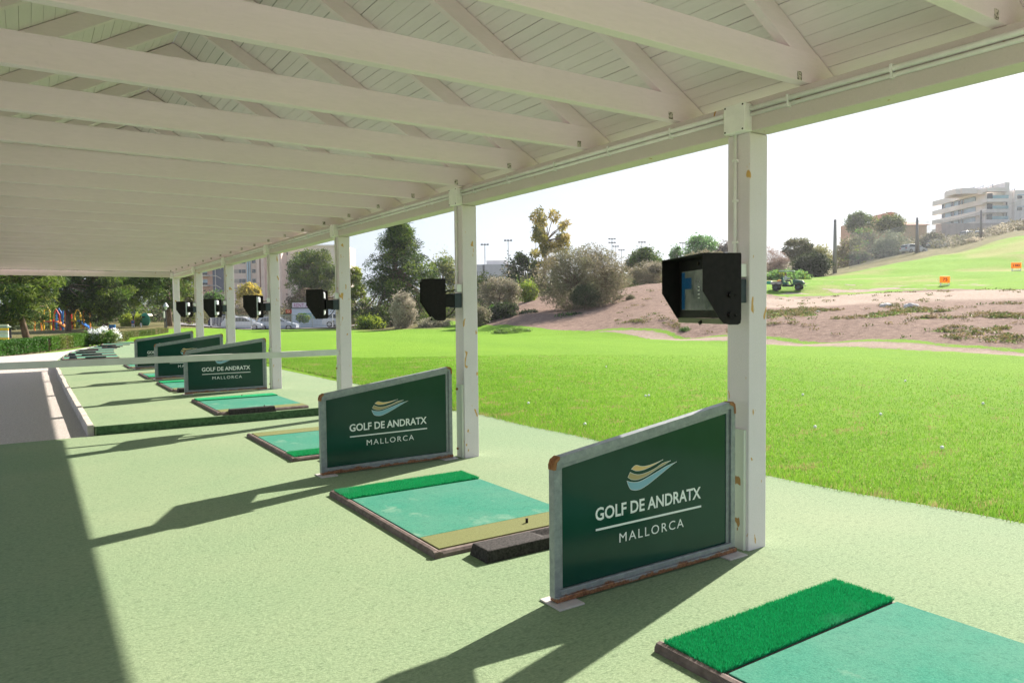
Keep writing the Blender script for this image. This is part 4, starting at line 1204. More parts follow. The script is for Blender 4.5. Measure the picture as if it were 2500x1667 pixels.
plant('bush', 'low dark green and yellow bush at the foot of the tall pine, left side', 'bush', (862, 765, 945, 816), 60, PINE + LIME_L[:1], 18, 4000, 0.12, 0.3, 0.38, trunk=0, seed=37)
plant('yellow_tree', 'small tree with yellow leaves in front of the pink apartment block', 'tree', (573, 684, 642, 770), 118, YEL_L, 20, 4500, 0.22, 0.5, 0.34, trunk=608, seed=38)
plant('grey_tree', 'leafless looking grey brown tree under the yellow tree', 'tree', (560, 722, 640, 800), 100, [(0.27, 0.23, 0.17), (0.33, 0.29, 0.21)], 18, 3600, 0.16, 0.12, 0.34, trunk=600, seed=39)
plant('green_tree', 'dark green tree in front of the balconies of the pink block', 'tree', (488, 700, 566, 800), 100, GREEN_L + DARK_L, 18, 4000, 0.2, 0.4, 0.34, trunk=530, seed=40)
plant('dry_tree', 'brown and green tree crown between the two last posts', 'tree', (432, 640, 492, 800), 72, OLIVE_L + PINE_L, 20, 5200, 0.17, 0.3, 0.3, trunk=460, seed=41)
plant('brown_shrub', 'brown thicket under the broad rounded pine', 'bush', (690, 700, 830, 770), 96, [(0.15, 0.11, 0.075), (0.11, 0.085, 0.06), (0.09, 0.10, 0.04)], 26, 5000, 0.2, 0.2, 0.3, trunk=0, seed=42)
plant('bush', 'fresh green bush in front of the white rental van', 'bush', (722, 762, 758, 790), 80, LIME_L + GREEN_L, 12, 1500, 0.11, 0.5, 0.4, trunk=0, seed=43)
plant('olive_tree', 'grey olive tree right of the second post', 'tree', (1165, 668, 1275, 770), 60, GREY_L + OLIVE_L, 34, 8500, 0.10, 0.25, 0.28, trunk=1215, seed=44)
plant('silver_bush', 'pale olive bush touching the right side of the second post', 'bush', (1120, 735, 1205, 818), 54, GREY_L + OLIVE_L, 24, 5000, 0.10, 0.28, 0.32, trunk=0, seed=45)
plant('dark_bush', 'dark green bush at the lawn edge right of the second post', 'bush', (1185, 730, 1275, 812), 56, DARK_L + GREEN_L[:1], 26, 5500, 0.12, 0.35, 0.32, trunk=0, seed=46)
plant('dark_bush', 'rounded dark bush beside the start of the bare bank', 'bush', (1262, 752, 1322, 802), 56, DARK_L + OLIVE_L[:1], 18, 3500, 0.12, 0.35, 0.36, trunk=0, seed=47)
plant('lime_bush', 'lime green bush glowing between the olive trees', 'bush', (1262, 680, 1318, 745), 66, LIME_L, 14, 2600, 0.12, 0.4, 0.36, trunk=1290, seed=48)
plant('dark_tree', 'dark leafy tree behind the olive trees, under the floodlights', 'tree', (1215, 608, 1335, 770), 82, DARK_L + PINE + OLIVE_L, 34, 6500, 0.17, 0.4, 0.28, trunk=1278, seed=49)
plant('grey_bush', 'grey olive thicket right behind the second post', 'bush', (1110, 655, 1250, 800), 78, OLIVE_L + PINE, 40, 9000, 0.14, 0.3, 0.3, trunk=1170, seed=50)
plant('eucalyptus_tree', 'tall slender eucalyptus with yellow green leaves above the bushes', 'tree', (1283, 484, 1402, 690), 84, EUC_L, 40, 5200, 0.26, 0.22, 0.22, trunk=1325, seed=51, droop=0.35, gap=0.9, bark=BARK_PALE, squash=1.0)
plant('large_olive_bush', 'large rounded grey brown bush standing alone on the bare bank', 'bush', (1292, 586, 1550, 786), 56, OLIVE_L, 150, 40000, 0.10, 0.22, 0.175, trunk=1448, seed=52, fork=4, squash=0.85, thick=0.9, fill=False)
plant('green_bush', 'dense dark green lower part of a bush in front of the large olive bush', 'bush', (1390, 690, 1470, 752), 53.5, [(0.07, 0.095, 0.045), (0.10, 0.12, 0.06)], 22, 5000, 0.085, 0.25, 0.33, trunk=0, seed=53)
plant('round_tree', 'green tree with flat rounded head behind the large olive bush', 'tree', (1522, 596, 1626, 700), 84, PINE + OLIVE_L[:1], 40, 9000, 0.16, 0.3, 0.27, trunk=1572, seed=54)
plant('olive_thicket', 'grey olive thicket with visible branches left of the near monitor', 'bush', (1528, 632, 1640, 706), 74, OLIVE_L + GREY_L[:1], 32, 6500, 0.12, 0.22, 0.3, trunk=1585, seed=55, fork=3)
plant('pepper_tree', 'bright green feathery tree on the skyline above the near monitor', 'tree', (1660, 566, 1762, 672), 120, PEP_L, 36, 8500, 0.22, 0.3, 0.28, trunk=1712, seed=56, droop=0.2)
plant('pepper_tree', 'small bright green tree left of the larger feathery tree', 'tree', (1630, 592, 1670, 672), 116, PEP_L, 14, 2800, 0.2, 0.3, 0.36, trunk=1650, seed=57, droop=0.2)
plant('dry_bush', 'brown dry bush on the skyline left of the nearest post', 'bush', (1640, 606, 1790, 680), 98, OLIVE_L + [(0.24, 0.20, 0.12)], 30, 5000, 0.16, 0.25, 0.28, trunk=0, seed=58)
plant('grey_tree', 'dusky grey tree behind the edge of the nearest post', 'tree', (1745, 580, 1790, 660), 112, [(0.15, 0.13, 0.11), (0.11, 0.10, 0.08)], 14, 2200, 0.2, 0.25, 0.34, trunk=1768, seed=59)

# right of the nearest post
plant('dark_bush', 'dark green thicket behind the utility cart', 'bush', (1925, 612, 2032, 690), 88, DARK_L, 30, 6500, 0.16, 0.35, 0.3, trunk=0, seed=61)
plant('mixed_bush', 'tall mixed bush with pale twigs above the dark thicket', 'bush', (1908, 572, 1985, 652), 96, OLIVE_L + DARK_L, 26, 5200, 0.16, 0.28, 0.3, trunk=1945, seed=62)
plant('dry_bush', 'leafless grey pink dry bush just right of the nearest post', 'bush', (1835, 596, 1930, 690), 92, [(0.28, 0.20, 0.17), (0.22, 0.16, 0.13)], 26, 5200, 0.22, 0.06, 0.32, trunk=1880, seed=63, fork=4)
plant('green_shrub', 'fresh green shrubs on the grass rise behind the utility cart', 'shrub', (1850, 655, 1985, 704), 77, PEP_L + GREEN_L + LIME_L, 34, 6500, 0.13, 0.35, 0.26, trunk=0, seed=64, squash=0.6)
plant('yellow_green_bush', 'yellow green bush left of the first wooden net pole', 'bush', (1972, 592, 2036, 668), 104, [(0.27, 0.26, 0.10), (0.20, 0.21, 0.08)], 20, 3200, 0.18, 0.3, 0.34, trunk=0, seed=65)
for i, (rc, dpt, cl, lb) in enumerate([
    ((2036, 565, 2122, 672), 124, OLIVE_L + LIME_L[:1], 'grey green bush behind the net right of the first pole'),
    ((2078, 540, 2165, 655), 136, OLIVE_L + PEP_L[:1], 'tall grey green bush behind the net below the orange house'),
    ((2128, 560, 2232, 650), 128, [(0.26, 0.28, 0.19), (0.21, 0.23, 0.15)], 'pale sage bush behind the net left of the second pole'),
    ((2060, 612, 2132, 640), 120, PEP_L + OLIVE_L, 'low rounded green bush at the foot of the net'),
    ((2234, 566, 2312, 630), 140, OLIVE_L + PEP_L[:1], 'grey green bushes right of the second wooden pole'),
    ((2290, 588, 2350, 612), 146, GREY_L, 'dry grey scrub below the parked cars'),
    ((2420, 546, 2482, 582), 168, OLIVE_L, 'bush on the slope below the pale apartment building'),
    ((2386, 580, 2480, 597), 142, GREEN_L + OLIVE_L, 'low dark hedge along the top of the green slope'),
    ((2350, 560, 2382, 592), 176, OLIVE_L, 'slim bush before the garage wall'),
]):
    plant('bush', lb, 'bush', rc, dpt, cl, 20, 3600, 0.0016 * dpt, 0.35, 0.32, trunk=0, seed=70 + i, group='bushes behind the net')
plant('round_tree', 'grey green tree left of the orange house on the skyline', 'tree', (2060, 512, 2140, 580), 186, PINE + [(0.15, 0.18, 0.12)], 26, 5200, 0.3, 0.3, 0.34, trunk=2100, seed=81)
plant('round_tree', 'yellow green tree in front of the orange house', 'tree', (2134, 520, 2214, 580), 180, PINE_L, 28, 5200, 0.3, 0.3, 0.34, trunk=2180, seed=82)

# ground hugging plants on the bank
plant('ground_cover', 'bright green low mound at the lawn edge before the bank', 'ground cover', (1192, 798, 1312, 826), 45, [(0.10, 0.17, 0.03), (0.14, 0.22, 0.05)], 40, 7000, 0.06, 0.4, 0.32, trunk=0, seed=90, squash=0.6)
plant('ground_cover', 'dark green creeping plants below the large olive bush', 'ground cover', (1335, 760, 1450, 800), 52, DARK_L + GREEN_L, 34, 6000, 0.08, 0.4, 0.28, trunk=0, seed=91, squash=0.5)
TUF = [((1526, 716, 1552, 742), 55, OLIVE_L, 'olive tuft'), ((1504, 718, 1522, 734), 57, OLIVE_L, 'olive tuft'), ((1572, 770, 1594, 786), 43, GREY_L, 'grey tuft'),
       ((1598, 796, 1624, 812), 41, GREY_L, 'grey tuft'), ((1542, 810, 1564, 822), 41, GREY_L, 'grey tuft'), ((1714, 793, 1756, 814), 38.5, GREY_L, 'grey tuft'),
       ((1652, 796, 1692, 822), 38.5, GREEN_L, 'green tuft')]
TL = ['olive coloured tuft on the upper bank right of the large bush', 'smaller olive tuft close to the right of the large bush', 'silvery tuft highest on the lower bank below the near monitor',
      'round silvery tuft below the left side of the near monitor', 'small silvery tuft at the lawn edge left of the near monitor', 'wide silvery tuft under the near monitor beside the post', 'green leafy patch under the near monitor']
for i, ((rc, dpt, cl, _), lb) in enumerate(zip(TUF, TL)):
    plant('tuft', lb, 'plant', rc, dpt, cl, 14, 1600, 0.05, 0.2, 0.45, trunk=0, seed=95 + i, group='tufts on the bare bank')
# weeds too many to count on the bank
def bank_weeds():
    rg = np.random.default_rng(77)
    N = 9000
    b = np.radians(rg.uniform(brg(1480), brg(2620), N)); r = rg.uniform(30, 62, N)
    X, Y = r * np.sin(b), r * np.cos(b)
    bd = np.degrees(b)
    lo = np.interp(bd, [brg(1350), brg(1650), brg(1900), brg(2300), brg(2800)], [46, 40, 35, 31, 31])
    den = fbm(X / 2.4, Y / 2.4, 5, 51) + 0.10 * sstep(62, 68, bd) * sstep(44, 36, r)
    keep = (r > lo) & ((den > 0.64) & (r < 45)) | ((rg.uniform(0, 1, N) < 0.02) & (r > lo))
    X, Y, r = X[keep], Y[keep], r[keep]
    Z = terr(X, Y)
    cen = np.stack([X, Y, Z + 0.03], 1); n = len(cen)
    V, Q, C = leaf_cloud(cen, [(0.26, 0.26, 0.08)] * n, [26] * n, 0.055, 0.4, [(0.10, 0.10, 0.03), (0.17, 0.14, 0.06), (0.07, 0.11, 0.025), (0.20, 0.155, 0.09)], 5)
    o = mesh_np('bank_weeds', V, Q, LEAF, C)
    tag(o, 'creeping weeds and dry tussocks scattered over the bare earth bank', 'weeds', kind='stuff')
bank_weeds()

# ---------------------------------------------------------------- hedges and flowering shrub
def hedge(label, pts, h, w, seed, cols, leaf=0.035, per_m=2600):
    rg = np.random.default_rng(seed)
    o = thing('hedge', label, 'hedge', (pts[0][0], pts[0][1], pts[0][2]))
    V, C = [], []
    for (xa, ya, za), (xb, yb, zb) in zip(pts[:-1], pts[1:]):
        L = math.hypot(xb - xa, yb - ya); n = int(per_m * L)
        t = rg.uniform(0, 1, n); s = rg.uniform(-1, 1, n); q = rg.uniform(0, 1, n)
        face = rg.uniform(0, 1, n)
        s = np.where(face < 0.55, np.sign(s) * rg.uniform(0.8, 1.05, n), s); q = np.where(face > 0.55, rg.uniform(0.85, 1.04, n), q)
        d = np.array([(xb - xa) / L, (yb - ya) / L]); nn = np.array([-d[1], d[0]])
        x = xa + (xb - xa) * t; y = ya + (yb - ya) * t
        bul = 1 + 0.28 * (fbm(x * 1.6, y * 1.6, 3, seed) - 0.5)
        x = x + nn[0] * s * w / 2 * bul; y = y + nn[1] * s * w / 2 * bul
        z = za + (zb - za) * t + q * h * (1 + 0.22 * (fbm(x * 1.1, y * 1.1, 3, seed + 4) - 0.5))
        p = np.stack([x - pts[0][0], y - pts[0][1], z - pts[0][2]], 1)
        ax = rg.normal(size=(n, 3)); ax /= np.linalg.norm(ax, axis=1)[:, None]
        bx = np.cross(ax, rg.normal(size=(n, 3))); bx /= np.linalg.norm(bx, axis=1)[:, None]
        sz = leaf * rg.uniform(0.7, 1.5, n)[:, None]
        v = np.empty((n, 4, 3), np.float32)
        v[:, 0] = p - ax * sz; v[:, 1] = p + bx * sz * 0.6; v[:, 2] = p + ax * sz; v[:, 3] = p - bx * sz * 0.6
        k = vnoise(x * 0.8, y * 0.8, seed + 9)
        cc = np.array(cols)[np.clip((k * len(cols)).astype(int), 0, len(cols) - 1)] * rg.uniform(0.7, 1.35, (n, 1))
        V.append(v.reshape(-1, 3)); C.append(np.repeat(cc[:, None], 4, 1).reshape(-1, 3))
    V = np.concatenate(V); C = np.concatenate(C)
    mesh_np('foliage', V, np.arange(len(V)).reshape(-1, 4), LEAF, C, o)
    mb = MB()
    for (xa, ya, za), (xb, yb, zb) in zip(pts[:-1], pts[1:]):
        L = math.hypot(xb - xa, yb - ya); nx, ny = -(yb - ya) / L * w * 0.36, (xb - xa) / L * w * 0.36
        ox, oy, oz = pts[0]
        mb.slab([(xa - nx - ox, ya - ny - oy), (xb - nx - ox, yb - ny - oy), (xb + nx - ox, yb + ny - oy), (xa + nx - ox, ya + ny - oy)][::1], -0.1, h * 0.78)
    mb.build('twigs', BARK, o)
    return o
HED = [(0.05, 0.13, 0.02), (0.07, 0.17, 0.03), (0.10, 0.20, 0.03), (0.15, 0.19, 0.04)]
hz_ = lambda x, y: (x, y, 0.10)
hedge('clipped green hedge along the gravel path on the far left', [hz_(-3.4, 27.2), hz_(-1.2, 33.2), hz_(0.3, 36.6)], 0.52, 0.75, 41, HED)
hedge('lighter green clipped hedge between the path and the flowering shrub', [hz_(0.45, 37.0), hz_(1.25, 39.2), hz_(2.2, 42.0)], 0.54, 0.75, 42, HED[1:] + [(0.22, 0.21, 0.08)])
hedge('brownish low hedge right of the flowering shrub', [hz_(3.7, 46.0), hz_(5.0, 49.5), hz_(6.6, 54.0), hz_(8.3, 59.5)], 0.42, 0.7, 43, [(0.13, 0.16, 0.04), (0.18, 0.18, 0.07), (0.10, 0.15, 0.03), (0.22, 0.20, 0.09)], per_m=1700)
fs_ = plant('flowering_shrub', 'shrub covered in white flowers between the two hedges', 'shrub', (196, 800, 292, 848), 36.5, GREEN_L + [(0.16, 0.20, 0.07)], 30, 6000, 0.05, 0.5, 0.34, trunk=0, seed=44, base=0.1)
rgf = np.random.default_rng(9)
cfl = at(246, 824, 36.5) - fs_.location
V, Q, C = leaf_cloud([np.array(cfl) + rgf.normal(size=3) * np.array([0.30, 0.30, 0.15]) + np.array([0.1, -0.12, 0.14]) for _ in range(46)], [(0.16, 0.16, 0.13)] * 46, [46] * 46, 0.032, 0.8, [(0.85, 0.84, 0.86), (0.78, 0.78, 0.80)], 45, jitter=0.06)
mesh_np('blossom', V, Q, LEAF, C, fs_)

# ---------------------------------------------------------------- undergrowth that closes the view between the trees
def undergrowth(label, px0, px1, d0, d1, n, h0, h1, cols, seed, leaf=0.16, r0=0.9):
    rg = np.random.default_rng(seed)
    cen, rad = [], []
    for _ in range(n):
        px, d = rg.uniform(px0, px1), rg.uniform(d0, d1)
        p = at(px, 780, d); z = tz(p.x, p.y); h = rg.uniform(h0, h1)
        cen.append((p.x, p.y, z + h * 0.42)); rad.append((r0 * rg.uniform(0.7, 1.4), r0 * rg.uniform(0.7, 1.4), h * 0.58))
    V, Q, C = leaf_cloud(cen, rad, [130] * n, leaf, 0.35, cols, seed)
    return tag(mesh_np('undergrowth', V, Q, LEAF, C), label, 'undergrowth', kind='stuff')
undergrowth('mixed undergrowth closing the view behind the olive trees and the tall pine', 830, 1320, 70, 96, 190, 1.2, 3.6, OLIVE_L + PINE + GREY_L[:1], 201)
undergrowth('dark undergrowth under the pines at the left', -260, 440, 88, 112, 220, 2.0, 4.6, DARK_L + PINE + OLIVE_L[:1], 202, leaf=0.22, r0=1.5)
undergrowth('scrub along the skyline behind the large olive bush', 1300, 1860, 84, 122, 230, 1.0, 2.8, OLIVE_L + PINE, 203, leaf=0.2, r0=1.2)
undergrowth('scrub on the rise beyond the green slope', 1860, 2620, 128, 190, 240, 0.8, 2.2, OLIVE_L + GREY_L, 204, leaf=0.26, r0=1.6)
undergrowth('brown thicket behind the parked cars', 430, 860, 92, 112, 150, 1.2, 3.4, [(0.15, 0.12, 0.07), (0.11, 0.10, 0.05), (0.16, 0.16, 0.07)], 205, leaf=0.2, r0=1.2)

undergrowth('low dark shrubs in the shade behind the clipped hedges', -260, 235, 64, 84, 120, 0.6, 1.5, DARK_L + PINE, 206, leaf=0.14, r0=1.0)
# ---------------------------------------------------------------- far buildings
def facing(px, py, depth, turn=0.0):
    """ground position and a heading so that local x runs right across the view and local y runs away"""
    q = at(px, py, depth)
    ang = math.atan2(RIGHT.y, RIGHT.x) + turn
    return q, ang
PINKW = M('pink_render', (0.66, 0.49, 0.44), 0.85, 0.06, 0.5, col2=(0.74, 0.57, 0.51), bump=0.1)
ORANGEW = M('salmon_render', (0.66, 0.38, 0.28), 0.85, 0.06, 0.5)
CREAMW = M('cream_render', (0.70, 0.62, 0.55), 0.85, 0.06, 0.5)
STONEW = M('pale_stone_cladding', (0.86, 0.80, 0.77), 0.85, 0.05, 0.3)
PODIUM = M('podium_stone', (0.54, 0.46, 0.43), 0.9, 0.1, 0.6)
DARKPANEL = M('slate_cladding', (0.075, 0.085, 0.13), 0.5, 0.1, 0.5)
BLUEPANEL = M('pale_blue_panel', (0.36, 0.48, 0.58), 0.3, 0.08, 0.4, spec=0.5)
BALC_GLASS = M('balcony_glass', (0.25, 0.45, 0.50), 0.15, 0.1, 0.4, spec=0.6)
BLIND = M('window_blind', (0.40, 0.33, 0.29), 0.7, 0.1, 3)
ROOFT = M('roof_terracotta', (0.48, 0.22, 0.14), 0.85, 0.2, 1.5)
DARKMETAL = M('dark_metal', (0.03, 0.03, 0.035), 0.5, 0.1)
SOLAR = M('solar_panel', (0.30, 0.33, 0.38), 0.25, 0.1, 2, spec=0.7)

# pink apartment block: depth about 230 m
D1 = 230.0; S1 = D1 / F_PX                              # metres per photograph pixel
def blk(name, label, px0, px1, py_top, py_bot, depth, thick, wall, cat='apartment block'):
    s = depth / F_PX
    q = at((px0 + px1) / 2, py_bot, depth); ang = math.atan2(RIGHT.y, RIGHT.x)
    o = thing(name, label, cat, (q.x, q.y, q.z), ang)
    w = (px1 - px0) * s; hgt = (py_bot - py_top) * s
    mb = MB(); mb.box(-w / 2, w / 2, 0, thick, -6, hgt); mb.build('wall', wall, o)
    o['_s'] = s
    X = lambda px: (px - (px0 + px1) / 2) * s
    Z = lambda py: (py_bot - py) * s
    return o, X, Z
def win(o, X, Z, a, b, t, u, mat=None, fr=True, recess=0.25, sub=None):
    mb = MB(); mb.box(X(a), X(b), -0.06, -0.01, Z(u), Z(t)); w_ = mb.build('window', mat or GLASS, o)
    if fr:
        mb = MB()
        e = 0.10
        mb.ring([(X(a) - e, Z(u) - e), (X(b) + e, Z(u) - e), (X(b) + e, Z(t) + e), (X(a) - e, Z(t) + e)], [(X(a), Z(u)), (X(b), Z(u)), (X(b), Z(t)), (X(a), Z(t))], -0.14, -0.005)
        mb.build('frame', CREAMW, w_)
    return w_
oA, X, Z = blk('apartment_block', 'tall pink apartment block with strip windows and a slate stair tower, behind the posts', 478, 690, 500, 800, D1, 16, PINKW)
for y in (612, 635.5, 658.5, 681.5, 703):
    mb = MB(); mb.box(X(575), X(593), -0.07, -0.01, Z(y + 9), Z(y)); w_ = mb.build('window', GLASS, oA)
    mb = MB(); mb.box(X(575), X(587), -0.10, -0.075, Z(y + 9), Z(y)); mb.build('blind', BLIND, w_)
    mb = MB(); mb.box(X(594), X(603.5), -0.07, -0.01, Z(y + 9), Z(y)); mb.build('window', GLASS, oA)
    win(oA, X, Z, 619, 628, y, y + 8.5)
    win(oA, X, Z, 560, 569, y, y + 8.5)
for a, b in ((607.5, 611), (613, 616)):
    mb = MB(); mb.box(X(a), X(b), -0.5, -0.01, Z(800), Z(500)); mb.build('pilaster', BLUEPANEL, oA)
for a, b in ((633, 640), (644, 652)):
    mb = MB(); mb.box(X(a), X(b), -1.3, -0.01, Z(800), Z(500)); mb.build('pilaster', PINKW, oA)
mb = MB(); mb.box(X(525.5), X(557), -0.9, -0.01, Z(712), Z(500)); tower = mb.build('stair_tower', DARKPANEL, oA)
for yy in (673.5, 697, 650, 627):
    mb = MB(); mb.tube([(X(526), -0.95, Z(yy)), (X(534), -0.95, Z(yy)), (X(546), -0.95, Z(yy + 7))], 0.10, 5); mb.build('cladding_line', CREAMW, tower)
mb = MB(); mb.box(X(531.6), X(532.8), -0.98, -0.905, Z(712), Z(500)); mb.build('cladding_line', CREAMW, tower)
for yy in (622, 647, 672, 696):
    mb = MB(); mb.box(X(480), X(516.5), -2.2, -0.01, Z(yy + 2.6), Z(yy)); bl = mb.build('balcony', CREAMW, oA)
    mb = MB(); mb.box(X(480), X(516.5), -2.2, -2.1, Z(yy), Z(yy - 5.5)); mb.build('railing', DARKMETAL, bl)
    mb = MB(); mb.box(X(497), X(510), -0.09, -0.01, Z(yy), Z(yy - 14)); d_ = mb.build('balcony_door', BLUEPANEL, oA)
    mb = MB(); mb.box(X(480), X(524), -0.05, -0.005, Z(yy + 22), Z(yy + 2.7)); mb.build('wall_band', ORANGEW, oA)
oB, X, Z = blk('apartment_block', 'pale cream apartment block with small dark windows beside the pink one', 690.5, 842, 602, 800, D1 + 6, 18, CREAMW)
for y in (616, 639, 662):
    win(oB, X, Z, 697, 707, y, y + 7); win(oB, X, Z, 727, 732, y - 1, y + 14); win(oB, X, Z, 735, 740, y - 1, y + 14); win(oB, X, Z, 747, 753, y + 4, y + 11)
    win(oB, X, Z, 800, 806, y, y + 8)
mb = MB(); mb.box(X(690.5), X(842), -0.4, 18.2, Z(602), Z(599)); mb.build('parapet', STONEW, oB)

# warehouse behind the olive trees
oW, X, Z = blk('warehouse', 'pale lilac warehouse wall showing just right of the second post', 1130, 1262, 646, 740, 150, 14, M('lilac_sheet', (0.56, 0.55, 0.60), 0.6, 0.05, 1.0), 'warehouse')
mb = MB(); mb.box(X(1188), X(1240), 2, 12, Z(646), Z(635)); mb.build('roof_unit', STONEW, oW)
for a in (1180, 1182.5):
    mb = MB(); mb.box(X(a), X(a + 1.2), -0.15, -0.01, Z(740), Z(646)); mb.build('downpipe', SLATE, oW)

# pale apartment building on the hill: its long side runs away from the viewer, its short side faces the range
D3 = 205.0
oC, X, Z = blk('apartment_building', 'pale modern apartment building with long balcony bands on the hilltop at right', 2404, 2640, 466, 575, D3, 20.5, STONEW, 'apartment building')
XC = X(2404)
def YP(px): return D3 * (2404 - 1250.0) / (px - 1250.0) - D3
for t, u in ((461, 474), (487, 499), (512, 524), (537, 556)):
    mb = MB(); mb.box(XC - 1.2, XC - 0.012, -0.6, 23.8, Z(u), Z(t)); mb.build('floor_slab', STONEW, oC)
    mb = MB(); mb.box(XC - 1.19, X(2447), -2.4, -0.62, Z(u - 3.5), Z(t + 0.8)); mb.build('floor_slab', STONEW, oC)
for t, u in ((474, 487), (499, 512), (524, 537)):
    mb = MB(); mb.box(XC - 0.25, XC - 0.013, 4.2, 20.4, Z(u), Z(t)); mb.build('facade_panel', BLUEPANEL, oC)
    for a, b in ((2300.5, 2308), (2323.5, 2330), (2341, 2347), (2350.5, 2353.8)):
        mb = MB(); mb.box(XC - 0.36, XC - 0.26, YP(b), YP(a), Z(u - 1.2), Z(t + 0.8)); w_ = mb.build('window', GLASS, oC)
        mb = MB(); mb.box(XC - 0.40, XC - 0.37, YP(b) , YP(b) + 0.12, Z(u - 1.2), Z(t + 0.8)); mb.build('frame', STONEW, w_)
    mb = MB(); mb.box(X(2408), X(2421), -0.12, -0.012, Z(u - 1), Z(t - 2)); mb.build('window', GLASS, oC)
    mb = MB(); mb.box(X(2408), X(2446), -2.5, -2.42, Z(u + 0.5), Z(u - 7)); mb.build('balcony_glass', BALC_GLASS, oC)
mb = MB(); mb.box(X(2447), X(2458), -0.8, 6, Z(556), Z(447)); mb.build('lift_tower', STONEW, oC)
mb = MB(); mb.box(X(2449.5), X(2452.5), -0.92, -0.80, Z(540), Z(478)); mb.build('stair_window', SLATE, oC)
mb = MB(); mb.box(X(2470), X(2640), -1.0, 10, Z(556), Z(466)); mb.build('side_wing', STONEW, oC)
for t in (480, 508):
    for a, b in ((2476, 2487), (2512, 2520), (2540, 2552), (2580, 2590)):
        mb = MB(); mb.box(X(a), X(b), -1.12, -1.0, Z(t + 7), Z(t)); mb.build('window', GLASS, oC)
    mb = MB(); mb.box(X(2476), X(2640), -1.16, -1.0, Z(t - 1), Z(t - 3)); mb.build('window_band', BLUEPANEL, oC)
mb = MB(); mb.box(X(2355), X(2446), 1.5, 10, Z(470), Z(456)); mb.build('penthouse', STONEW, oC)
mb = MB(); mb.box(X(2398), X(2408), 1.38, 1.49, Z(468), Z(462)); mb.build('window', BALC_GLASS, oC)
mb = MB(); mb.box(X(2342), X(2366), 2, 7, Z(470), Z(457)); mb.build('roof_room', STONEW, oC)
for a, zt in ((2378, 452), (2400, 449), (2424, 446), (2478, 457), (2540, 458)):
    mb = MB(); mb.prism([(X(a), Z(zt + 8)), (X(a + 20), Z(zt - 2)), (X(a + 20), Z(zt - 3)), (X(a), Z(zt + 7))], 2.5, 5.5)
    mb.box(X(a + 15), X(a + 16), 3, 3.3, Z(zt + 10), Z(zt)); mb.build('solar_panel', SOLAR, oC)
mb = MB(); mb.box(X(2270), X(2640), -5.5, -2.8, Z(600), Z(549)); pod = mb.build('garage_wall', PODIUM, oC)
mb = MB(); mb.box(X(2406), X(2426), -5.62, -5.5, Z(571), Z(556)); mb.build('garage_door', SLATE, pod)

# orange house on the skyline
oH, X, Z = blk('house', 'orange rendered house with a red tiled roof behind trees on the skyline', 2076, 2180, 546, 590, 200, 6, ORANGEW, 'house')
mb = MB(); mb.prism([(X(2158), Z(546)), (X(2184), Z(546)), (X(2184), Z(522)), (X(2158), Z(522))], 0.5, 8); mb.build('upper_storey', ORANGEW, oH)
mb = MB(); mb.prism([(X(2156), Z(522)), (X(2192), Z(522)), (X(2174), Z(518))], 0, 9); mb.build('roof', ROOFT, oH)
for a in (2080, 2096):
    mb = MB(); mb.box(X(a), X(a + 6), -0.1, -0.01, Z(562), Z(552)); mb.build('window', GLASS, oH)
oH2, X, Z = blk('house', 'smaller orange house with a hipped tile roof beside the second wooden pole', 2208, 2262, 550, 600, 190, 9, M('apricot_render', (0.70, 0.46, 0.28), 0.85, 0.06, 0.5), 'house')
mb = MB()
hw_ = X(2266)
mb.add([(X(2200), -0.8, Z(550)), (X(2268), -0.8, Z(550)), (X(2268), 10, Z(550)), (X(2200), 10, Z(550)), (X(2218), 4, Z(538)), (X(2236), 4, Z(538))],
       [(0, 3, 2, 1), (0, 1, 5, 4), (1, 2, 5), (2, 3, 4, 5), (3, 0, 4)])
mb.build('roof', ROOFT, oH2)
mb = MB(); mb.box(X(2212), X(2215), 3, 3.8, Z(545), Z(531)); mb.build('chimney', CREAMW, oH2)

# ---------------------------------------------------------------- net poles and netting
POLE_W = M('weathered_pole', (0.30, 0.27, 0.26), 0.85, 0.15, 3, stretch=(1, 1, 0.2))
poles = [(2038, 537, 657, 92, 'leftmost wooden net pole standing at the edge of the dark thicket'), (2238, 532, 638, 116, 'wooden net pole in the middle with a leaning brace'), (2394, 514, 598, 136, 'wooden net pole in front of the pale apartment building')]
tops = []
for px, yt, yb, dp, lb in poles:
    b_ = at(px, yb, dp); t_ = at(px, yt, dp)
    zg = tz(b_.x, b_.y)
    o = thing('wooden_pole', lb, 'pole', (b_.x, b_.y, zg), group='poles of the ball stop net')
    hgt = t_.z - zg
    mb = MB(); mb.tube([(0, 0, -0.3), (0, 0, hgt)], [0.27, 0.17], 10); mb.build('shaft', POLE_W, o, smooth=True)
    if 2200 < px < 2300:
        mb = MB(); mb.tube([(1.6, 0.4, -0.2), (0.12, 0.05, hgt * 0.72)], [0.10, 0.08], 8); mb.build('brace', POLE_W, o, smooth=True)
    tops.append((b_.x, b_.y, zg, zg + hgt))
def net_mat():
    mt, nt, b = mat_base('net_mesh')
    b.inputs['Base Color'].default_value = (0.42, 0.42, 0.42, 1); b.inputs['Roughness'].default_value = 0.9
    tr = nt.nodes.new('ShaderNodeBsdfTransparent'); mx = nt.nodes.new('ShaderNodeMixShader')
    n = noise(nt, 0.35, 3, 0.6, stretch=(1, 1, 0.15))
    nt.links.new(remap(nt, n, 0.35, 0.65, 0.22, 0.42), mx.inputs[0])
    nt.links.new(tr.outputs[0], mx.inputs[1]); nt.links.new(b.outputs[0], mx.inputs[2])
    nt.links.new(mx.outputs[0], nt.nodes['Material Output'].inputs['Surface'])
    return mt
NET = net_mat()
ext = at(2640, 490, 158)
pts = [(tops[0], 0.80), (tops[1], 0.93), (tops[2], 0.97)]
line = []
